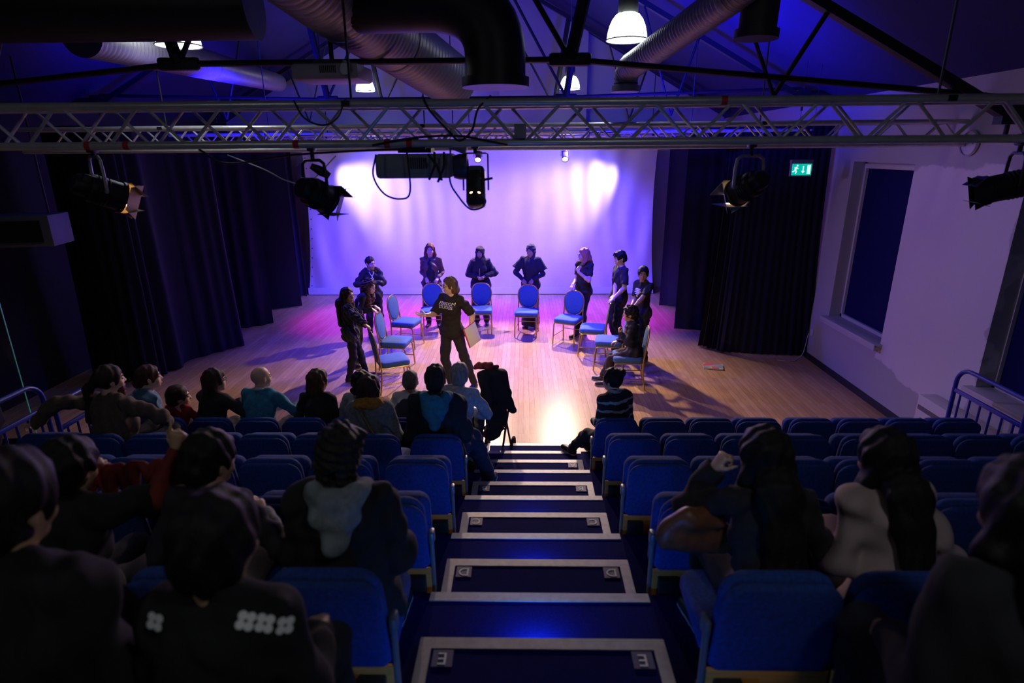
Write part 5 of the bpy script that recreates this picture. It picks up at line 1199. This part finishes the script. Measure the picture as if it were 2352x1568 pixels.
# woman with long skirt
J = person('woman in fitted headscarf, loose short sleeves and long dark skirt', (.14, 11.32, 0), 186, H=1.67, tone='tan', look=(-1.1, 8.4, .9), rh=on_chair(5, .09, .03), lh=on_chair(5, -.06, .03), rfd=(.2, -.7, -.4), lfd=(-.2, -.7, -.4), rpn=DN, lpn=DN, rcurl='rest', lcurl='rest', rel=(.9, -.4, -.2), lel=(-.9, -.4, -.2),
           top=dict(mat=NAVYBLK, t=.012, sleeve=2.0, hem=.15, folds=.005, name='long_sleeved_top'), bottom=(mat('long_black_skirt', (.014, .013, .022), .95, 0, .3, 30), 'skirt'), hair=dict(style='turban', mat=fab('grey_black_scarf_cloth', (.03, .03, .045))), group=G_ST, vox=.0085)
F = Field(); arm = J['arm']
for sg in (-1, 1):
    A_, E_ = arm[sg][0], arm[sg][1]; F.cap(A_ + V3(0, 0, .01), A_ + (E_ - A_) * .72 + V3(sg * .035, 0, 0), .070, .088, .03, 1.25, (0, 1, 0), cut=True)
F.ell(J['C'] + V3(0, 0, -.02), (.172, .128, .24), None, .05); F.cap(J['O'], J['O'] + V3(0, 0, -.12), .15, .16, .06, 1.2, (0, 1, 0))
F.ell(J['NB'] + V3(0, .03, .05), (.08, .09, .06), None, .01, True)
p, q = F.build(.0095, .006, .1); link('loose_tunic', np_mesh('loose_tunic', p, q, NAVYBLK), J['root'])
# red-haired girl
J = person('red-haired girl in glasses and black tee, one hand to her chest', (1.12, 10.80, 0), 226, H=1.67, tone='fair', look=(-4.5, 9.8, 1.35), rh=on_chair(6, .07, .03), rfd=(-.3, -.6, -.5), rpn=DN, rcurl='rest', lh=(.98, 10.62, 1.33), lfd=(-.3, .35, .7), lpn=(.6, .5, 0), lcurl='grip', lel=(-.6, -.1, -1), glasses=True, bust=.9,
           top=dict(mat=BLK, t=.012, sleeve=.72, hem=.10, folds=.006, name='t_shirt'), bottom=(BLKT, 'skinny'), hair=dict(style='long', mat=H_RED, len=.26, front=(.6, .6), th=.014), group=G_ST, feet=[(1.12, 10.72), (.98, 10.62)], vox=.0085)
# tall boy
J = person('tall dark-haired boy in black tee, both hands on the chair before him', (1.66, 10.02, 0), 254, H=1.75, tone='fair', look=(-1.5, 9.3, .9), rh=on_chair(7, .09, .03), lh=on_chair(7, -.07, .03), rfd=(-.6, -.4, -.4), lfd=(-.6, -.3, -.4), rpn=DN, lpn=DN, rcurl='rest', lcurl='rest',
           top=dict(mat=BLK, t=.018, sleeve=.80, hem=.14, folds=.008, wide=.012, neck=.045, name='t_shirt'), bottom=(BLKT, 'slim'), hair=dict(style='fringe', mat=H_BLACK, th=.012), group=G_ST, vox=.0085)
# boy with printed tee
def heart(J):
    m = MB()
    rows = [(-.062, .062, .055), (-.070, .070, .030), (-.066, .066, .005), (-.045, .045, -.020), (-.022, .022, -.045)]
    for a, b, z in rows: m.prism([(a, z - .010), (b - .02, z - .010), (b, z), (b, z + .010), (a + .02, z + .010), (a, z)], .001)
    m.prism([(-.012, -.075), (.012, -.075), (.018, -.060), (-.018, -.060)], .001)
    chest_print(J, m.mesh('print', M_WHITEPRINT), M_WHITEPRINT, (.02, 0, .02), 'shirt_print')
J = person('boy in black tee with a white striped chest print, glancing at the seats', (1.93, 9.33, 0), 232, H=1.60, tone='tan', look=(.9, 5.0, 1.1), rh=on_chair(8, .09, .03), lh=on_chair(8, -.07, .03), rfd=(-.6, -.5, -.4), lfd=(-.7, -.3, -.4), rpn=DN, lpn=DN, rcurl='rest', lcurl='rest',
           top=dict(mat=BLK, t=.014, sleeve=.78, hem=.09, folds=.006, wide=.006, name='t_shirt'), bottom=(BLKT, 'slim'), hair=dict(style='crop', mat=H_BLACK, th=.014), group=G_ST, extras=heart, vox=.0085)
# seated boy
J = person('curly-haired boy in black sweatshirt sitting on a chair, hand to his chin', (1.64, 8.28, 0), 280, H=1.44, tone='tan', sit=.480, lean=10, look=(-1.6, 8.9, .95), lh=(1.40, 8.25, .885), lfd=(-.2, .05, .9), lpn=(.9, .1, .2), lcurl='grip', lel=(-.2, .3, -1), rh=(1.36, 8.42, .63), rfd=(-.8, 0, -.2), rpn=DN, rcurl='rest', feet=[(1.20, 8.26), (1.17, 8.46)],
           top=dict(mat=BLK, t=.024, sleeve=2.0, hem=.06, folds=.009, name='sweatshirt'), bottom=(mat('charcoal_trousers', (.035, .022, .024), .9, 0, .2, 30), 'slim'), hair=dict(style='curl_short', mat=H_BLACK, th=.022), shoes=(.02, .018, .018), vox=.0085)
# leader
def lettering(J):
    me = text_mesh('FREEDOM\nSTUDIOS', .058, .002, 0); chest_print(J, me, M_WHITEPRINT, (.0, 0, .055), 'lettering')
    m = MB(); m.box((0, 0, 0), (.018, .004, .03)); o = m.obj('hem_label', mat('blue_label', (.05, .25, .7), .6), J['root']); o.location = J['O'] + V3(-.115, .072, .035)
LDR = J = person('woman with short hair and glasses in a lettered dark tee, gesturing with open hand', (-1.04, 8.12, 0), 211, H=1.70, tone='fair', look=(-3.2, 7.2, 1.35), rh=(-1.44, 7.86, 1.225), rfd=(-.95, .12, .12), rpn=(.1, -.35, 1), rcurl='flat', rel=(.3, -.2, -1), lh=(-.765, 8.02, .85), lfd=(.05, -.12, -1), lpn=(-.9, 0, 0), lcurl='grip', lel=(-.7, -.8, -.2), feet=[(-.76, 8.06), (-1.12, 8.10)], glasses=True, bust=.9,
           top=dict(mat=fab('dark_brown_tee', (.012, .007, .008)), t=.016, sleeve=.92, hem=.10, folds=.007, wide=.012, name='t_shirt'), bottom=(BLKT, 'skinny'), hair=dict(style='bob', mat=H_LIGHT, len=.095, th=.012, facey=.112), extras=lettering, vox=.008)
m = MB(); o = thing('folder', 'red-edged folder of white papers held in the gesturing woman\'s hand', 'folder', (-.735, 7.965, .89), math.radians(204 - 180 + 22))
q = Matrix.Rotation(math.radians(-20), 3, 'Y')
m.box((0, .006, 0), (.23, .006, .32), q, bev=.002); m.obj('folder_cover', mat('red_card', (.55, .05, .06), .6), o)
m = MB(); m.box((.012, -.001, .0), (.215, .007, .31), q, bev=.002); m.obj('paper_sheets', mat('white_sheets', (.72, .70, .66), .7), o)

# ------------------------------------------------------------------ audience
def sy(k): return NOSE(k + 1) + .30
def sz(k): return k * RISE
G_A = 'seated audience seen from behind'
def sitter(label, k, x, hd=0, **kw):
    kw.setdefault('bottom', (fab('dark_jeans', (.007, .008, .014)), 'slim')); kw.setdefault('H', 1.66); kw.setdefault('vox', .0105)
    kw['lean'] = kw.get('lean', 8) + 9; kw['H'] *= .905
    z = sz(k); y = kw.pop('y', sy(k)); kw.setdefault('lh', (x - .12, y + .31, z + .57)); kw.setdefault('rh', (x + .12, y + .31, z + .57)); kw.setdefault('lfd', (.3, .8, -.3)); kw.setdefault('rfd', (-.3, .8, -.3)); kw.setdefault('lpn', DN); kw.setdefault('rpn', DN); kw.setdefault('lcurl', 'rest'); kw.setdefault('rcurl', 'rest')
    return person(label, (x, y, z), hd, sit=.36, group=G_A, **kw)
# front row, left block
sitter('woman in pale blue sweater with reddish tied hair, at left end of front row', 1, -3.76, 48, H=1.74, tone='fair', lean=4, bulk=1.22, look=(0, 8, 1.3), top=dict(mat=fab('pale_blue_sweater', (.10, .19, .30)), t=.02, hem=.1, folds=.008, name='sweater'), hair=dict(style='bun', mat=hairm('reddish_brown_hair', (.06, .018, .016)), r=.05, at=(0, -.10, -.045)), feet=[(-3.7, 5.65), (-3.45, 5.55)])
sitter('small boy in red top with short brown hair in the front row', 1, -3.42, 10, H=1.22, tone='fair', look=(0, 7.5, 1.0), lean=2, top=dict(mat=fab('red_top_cloth', (.30, .015, .02)), hem=.06), hair=dict(style='crop', mat=H_MID, th=.014), lh=(-3.46, 5.5, .82), rh=(-3.26, 5.5, .82), feet=[(-3.47, 5.62), (-3.27, 5.62)])
sitter('woman with dark bob and glasses in black top, next to the small boy', 1, -3.10, 22, H=1.62, tone='fair', look=(1, 8.5, 1.1), lean=7, glasses=True, bulk=1.12, top=dict(mat=BLK, t=.02, hem=.08, folds=.008), hair=dict(style='bob', mat=hairm('plum_dark_hair', (.035, .014, .016)), len=.15, th=.018), rh=(-2.90, 5.45, .98), rel=(.8, -.1, -.4), lh=(-3.0, 5.6, .9))
J = sitter('bald man in teal blue sweater with white collar, front row', 1, -2.62, 6, H=1.68, tone='fair', look=(.3, 9, 1.2), lean=10, bulk=1.12, top=dict(mat=fab('teal_sweater', (.03, .20, .32)), t=.02, hem=.08, folds=.008, name='sweater'), hair=None, lh=(-2.68, 5.6, .85), rh=(-2.34, 5.62, .85), rel=(.8, -.3, -.6), extras=lambda J: None)
def collar(J, mt, r=.016, rr=.068, lift=.015):
    F = Field(); N = J['NB']; Rc = J['Rc']; s = J['s']; pts = [N + Rc @ V3(rr * math.sin(a), rr * .95 * math.cos(a) - .008, lift + .012 * math.cos(a + math.pi)) * s for a in [2 * math.pi * i / 16 for i in range(17)]]
    for a, b in zip(pts[:-1], pts[1:]): F.cap(a, b, r * s, r * s, .01)
    p, q = F.build(.007); return link('collar', np_mesh('collar', p, q, mt), J['root'])
collar(J, mat('white_shirt_cotton', (.62, .64, .66), .8))
sitter('woman with shoulder-length brown hair in black wide-necked top, front row', 1, -2.04, 4, H=1.60, tone='fair', look=(.2, 9, 1.1), top=dict(mat=BLK, t=.016, hem=.08, neck=.05, folds=.006), hair=dict(style='bob', mat=H_BROWN, len=.17, th=.018))
sitter('woman in grey top with dark bun, half hidden behind the yellow scarf', 1, -1.63, 6, H=1.56, tone='tan', look=(0, 9, 1.0), lean=14, top=dict(mat=fab('light_grey_top', (.30, .32, .35)), t=.016, hem=.08), hair=dict(style='bun', mat=H_BLACK, r=.045, at=(0, -.115, -.06), th=.016))
def navy_back(J):
    F = Field(); C = J['C']; Rc = J['Rc']; F.ell(C + Rc @ V3(0, -.035, -.10), V3(.172, .118, .22), Rc.T, .03); p, q = F.build(.010, .006, .1); link('jacket_lower_panel', np_mesh('jacket_lower_panel', p, q, fab('navy_panel_cloth', (.014, .015, .035))), J['root'])
sitter('person in white and navy jacket bowing forward in the front row', 1, -1.12, -6, H=1.62, tone='tan', lean=32, head=(0, 20, 0), bulk=1.05, top=dict(mat=mat('white_yoke_cloth', (.45, .45, .50), .9, 0, .1, 20), t=.022, hem=.08, folds=.008, name='jacket'), hair=dict(style='crop', mat=hairm('dull_grey_hair', (.10, .095, .095)), th=.006), lh=(-1.3, 5.65, .75), rh=(-.95, 5.65, .75), extras=navy_back)
sitter('grey-haired man in pale shirt, front row seat beside the aisle', 1, -.66, 10, H=1.74, tone='fair', look=(-.2, 9, 1.2), lean=10, bulk=1.1, top=dict(mat=fab('pale_grey_shirt', (.34, .37, .42)), t=.02, hem=.08, folds=.010), hair=dict(style='short', mat=H_GREY, th=.016), rel=(.9, -.2, -.5))
# front row, right block
def stripes():
    m = bpy.data.materials.new('black_white_striped_knit'); m.use_nodes = True; nt = m.node_tree; b = nt.nodes['Principled BSDF']; L = nt.links
    tc = nt.nodes.new('ShaderNodeTexCoord'); wv = nt.nodes.new('ShaderNodeTexWave'); wv.bands_direction = 'Z'; wv.inputs['Scale'].default_value = 3.6; wv.inputs['Distortion'].default_value = 1.2; wv.inputs['Detail'].default_value = 3; wv.inputs['Detail Scale'].default_value = 6
    L.new(tc.outputs['Object'], wv.inputs['Vector']); r = nt.nodes.new('ShaderNodeValToRGB'); r.color_ramp.elements[0].position = .80; r.color_ramp.elements[0].color = (.014, .014, .018, 1); r.color_ramp.elements[1].position = .88; r.color_ramp.elements[1].color = (.34, .36, .36, 1)
    L.new(wv.outputs['Fac'], r.inputs['Fac']); L.new(r.outputs[0], b.inputs['Base Color']); b.inputs['Roughness'].default_value = .95
    return m
sitter('woman with dark topknot in black and white striped sweater, right of the aisle', 1, .92, -28, H=1.64, tone='fair', look=(-2.2, 8, 1.0), lean=6, bulk=1.05, top=dict(mat=stripes(), t=.024, hem=.08, folds=.008, name='sweater'), bottom=(BLKT, 'slim'), hair=dict(style='bun', mat=H_BLACK, r=.048, at=(.02, -.095, .085), th=.012), feet=[(.50, 5.72), (.68, 5.82)], lh=(.74, 5.46, .74), rh=(.86, 5.5, .76), lel=(-.3, -.5, -1), rel=(.3, -.5, -1))
# second row
J = sitter('bearded man with long dark ponytail in brown sweater, arms spread over seat backs', 2, -3.42, 16, H=1.86, tone='fair', look=(0, 8.5, 1.5), lean=-2, side=-3, bulk=1.25, sw=1.12, top=dict(mat=fab('brown_sweater', (.10, .065, .05)), t=.024, hem=.08, neck=.05, folds=.010, name='sweater'), hair=dict(style='pony', mat=H_DARK, th=.012, path=[(-.02, -.10, -.0), (-.06, -.15, -.06), (-.075, -.17, -.20), (-.07, -.18, -.34)]), lh=(-4.0, 4.22, 1.30), lfd=(-.9, .2, -.3), lel=(-.4, -.8, .1), rh=(-3.14, 4.60, 1.18), rfd=(-.8, .5, 0), rel=(1, -.3, .1), beard=hairm('reddish_beard', (.10, .025, .02)))
J = sitter('woman in yellow scarf and grey coat, second row', 2, -1.28, -6, H=1.62, tone='fair', look=(-.6, 9, 1.2), lean=8, bulk=1.08, top=dict(mat=mat('grey_wool_coat', (.15, .155, .175), .95, 0, .25, 50, .3, 150), t=.028, hem=.1, folds=.010, name='coat'), hair=dict(style='bob', mat=H_DARK, len=.115, th=.020))
scarf(J, fab('mustard_scarf_wool', (.40, .17, .02)), .040)
m = MB(); P_ = lambda x, y, z: J['C'] + J['Rc'] @ V3(x, y, z); m.tube(spline([P_(-.07, -.115, .15), P_(0, -.150, .02), P_(.07, -.150, -.12), P_(.12, -.13, -.25)], 6), .008, 6); m.obj('bag_strap', fab('mustard_strap', (.22, .12, .04)), J['root'])
J = sitter('man in dark jacket with teal hood, second row by the aisle', 2, -.72, -2, H=1.86, tone='tan', look=(-.4, 9.5, 1.2), lean=2, bulk=1.2, sw=1.12, top=dict(mat=fab('black_jacket_cloth', (.012, .013, .020)), t=.030, hem=.1, folds=.010, name='jacket'), hair=dict(style='short', mat=hairm('very_dark_hair', (.018, .013, .012)), th=.010), bottom=(fab('blue_denim', (.02, .028, .07)), 'loose'), feet=[(-.88, 4.75), (-.30, 4.66)], knee=(.25, 1, .3))
hood(J, fab('teal_hood_jersey', (.025, .17, .25)), 1.25)
# fifth row
J = sitter('person with braided dark hair and grey hood in black hoodie', 5, -.70, -3, H=1.66, tone='brown', lean=4, bulk=1.18, sw=1.10, look=(-.2, 10, 1.3), top=dict(mat=fab('black_hoodie_jersey', (.007, .006, .007)), t=.034, hem=.1, folds=.010, name='hoodie'), hair=dict(style='braids', mat=hairm('braided_hair', (.016, .013, .012)), th=.012, vox=.006), vox=.0095)
hood(J, fab('grey_hood_jersey', (.17, .19, .21)), 1.2)
F = Field(); N_ = J['NB']; F.cap(N_ + V3(0, -.01, -.02), J['hp'](0, -.03, -.10), .070, .064, .03); p, q = F.build(.008, .003, .05); link('snood', np_mesh('snood', p, q, BLK), J['root'])
J = sitter('dark-haired person with hand held out in pale cuff, beside the braided one', 5, -1.26, 4, H=1.56, tone='tan', lean=12, look=(1.2, 7, 1.2), top=dict(mat=fab('plum_black_top', (.014, .009, .014)), t=.018, hem=.08, name='top'), hair=dict(style='short', mat=H_BLACK, th=.016), rh=(-1.13, 2.14, 1.955), rfd=(-.5, .55, .55), rpn=(-.6, .2, -.5), rcurl='rest', rel=(.8, -.3, -.7))
A_, E_, W_, d_, n_, t_ = J['arm'][1]; F = Field(); F.cap(E_ + (W_ - E_) * .55, W_ + d_ * .012, .050, .043, .01, cut=True); p, q = F.build(.008, .004, .05); link('cuff', np_mesh('cuff', p, q, fab('pale_grey_cuff', (.26, .29, .27))), J['root'])
J = sitter('child in dark top with red sleeve, pointing a raised finger', 5, -1.80, 18, H=1.52, tone='tan', lean=4, look=(-.9, 9, 1.2), bulk=1.2, top=dict(mat=fab('near_black_top', (.004, .0035, .005)), t=.030, hem=.08, sleeve=1.0, folds=.012, name='top'), hair=dict(style='short', mat=H_BLACK, th=.02), rh=(-1.395, 2.10, 2.29), rfd=(.05, .08, 1), rpn=(0, .8, 0), rcurl='point', rel=(.5, .2, -1), lh=(-1.80, 2.16, 2.13), lfd=(.6, .3, .2), lpn=(0, .6, -.5), lcurl='grip', lel=(-.8, .2, -.6))
A_, E_, W_, d_, n_, t_ = J['arm'][1]; A2, E2, W2, *_r = J['arm'][-1]
F = Field(); F.cap(W_ - d_ * .02, E_, .040, .058, .02); p, q = F.build(.009, .008, .06); link('red_sleeve', np_mesh('red_sleeve', p, q, fab('dark_red_lining', (.16, .012, .010))), J['root'])
F = Field()
for i in range(9):
    u = i / 8; a_ = (W_ - d_ * .06) * (1 - u) + (W2 + V3(0, .02, 0)) * u; F.cap(a_, a_ + V3(.02, -.02 + .02 * (i % 2), -.10 - .10 * math.sin(u * 3.14)), .024, .020, .03)
p, q = F.build(.009, .007, .06); link('red_cloth_drape', np_mesh('red_cloth_drape', p, q, fab('dark_red_lining', (.16, .012, .010))), J['root'])
J = sitter('woman with long straight dark hair, right of the aisle, fifth row', 5, .95, -4, H=1.60, tone='light', lean=12, look=(-.8, 9, 1.2), top=dict(mat=BLK, t=.024, hem=.1, folds=.008, name='top'), hair=dict(style='long', mat=H_BLACK, len=.54, th=.018, tip=.088, vox=.007, front=(.5, .5)), lh=(.80, 2.12, 2.19), lfd=(.35, -.1, .8), lpn=(.7, 0, 0), lcurl='fist', lel=(-.6, .5, -1), rh=(1.10, 2.25, 1.90))
F = Field(); F.cap((.62, 2.02, 1.90), (.80, 2.06, 1.86), .085, .07, .04, 1.5, (0, 1, 0)); F.cap((.66, 2.0, 1.98), (.76, 2.03, 1.97), .05, .045, .04); p, q = F.build(.009, .008, .08); o = link('handbag', np_mesh('handbag', p - V3(.7, 2.03, 1.8), q, mat('tan_leather', (.16, .055, .022), .45, 0, .25, 20, .2, 80))); o.location = (.70, 2.03, 1.80); tag(o, 'soft brown leather bag on the lap of the woman with long straight hair', 'bag')
J = sitter('woman in pale pink top with long wavy dark hair, second from the aisle at right', 5, 1.43, -6, H=1.58, tone='light', lean=14, look=(-.4, 9, 1.2), top=dict(mat=mat('pale_pink_blouse', (.33, .23, .23), .8, 0, .12, 14), t=.030, hem=.06, folds=.014, fl=.16, name='blouse'), hair=dict(style='long', mat=H_BLACK, len=.42, th=.018, tip=.07, vox=.007, front=(.4, .4)))
# nearest row
def floral(J):
    p, q = J['top_pq']; bvh = BVHTree.FromPolygons([tuple(x) for x in p], [tuple(int(i) for i in x) for x in q]); N = Vector(J['NB'])
    for cx, cz in ((.095, -.065), (.135, -.07), (.172, -.075), (.205, -.08), (.235, -.09), (-.115, -.075)):
        d = Vector((0, .75, -.65)).normalized(); h = bvh.ray_cast(N + Vector((cx, 0, cz)) - d * .5, d)
        if h[0] is None: continue
        n = h[1]; x = Vector((1, 0, 0)); x = (x - n * n.dot(x)).normalized(); y = n.cross(x); m = MB()
        for i in range(4):
            a = math.pi / 2 * i + .6; c = h[0] + (x * math.cos(a) + y * math.sin(a)) * .0135 + n * .003
            m.add([c + (x * math.cos(b) + y * math.sin(b)) * .0105 for b in [2 * math.pi * j / 9 for j in range(9)]], [tuple(range(9))])
        m.obj('white_flower_print', M_WHITEPRINT, J['root'])
J = sitter('dark-haired person nearest the camera in black top with white flower prints', 6, -.72, 2, H=1.62, tone='tan', lean=2, look=(.2, 8, 1.9), bulk=1.1, top=dict(mat=fab('black_print_top', (.004, .004, .005)), t=.022, hem=.1, folds=.006, name='top'), hair=dict(style='short', mat=hairm('dark_hair_sheen', (.006, .0045, .0045)), th=.020, vox=.006), extras=floral, vox=.009)
J = sitter('dark figure at the far right edge of the nearest row', 6, 1.16, 0, H=1.80, tone='tan', lean=4, look=(.2, 9, 1.5), bulk=1.2, top=dict(mat=fab('near_black_top', (.004, .0035, .005)), t=.035, hem=.1), hair=dict(style='long', mat=H_BLACK, len=.4, th=.02), vox=.011)
J = sitter('big dark figure at the far left of the nearest row', 6, -1.20, 3, H=1.86, tone='tan', lean=0, look=(.0, 9, 1.5), bulk=1.3, sw=1.1, top=dict(mat=fab('near_black_top', (.004, .0035, .005)), t=.035, hem=.1, folds=.010, name='top'), hair=dict(style='short', mat=H_BLACK, th=.022), vox=.011)
# bystander at left
person('person in red top standing at the far left edge beside the rail', (-6.08, 5.9, 0), 70, H=1.70, tone='fair', bulk=1.2, look=(0, 9, 1.4), rh=(-5.76, 5.75, 1.02), rfd=(.6, .5, .1), rel=(.6, -.4, -.6), top=dict(mat=fab('bright_red_top', (.40, .02, .025)), t=.02, hem=.1, sleeve=.7, name='t_shirt'), bottom=(BLKT, 'slim'), hair=dict(style='short', mat=H_MID), vox=.011)
for o in list(COL.objects):
    if o.type == 'MESH' and o.data.users > 0 and not o.data.polygons: print('empty mesh', o.name)
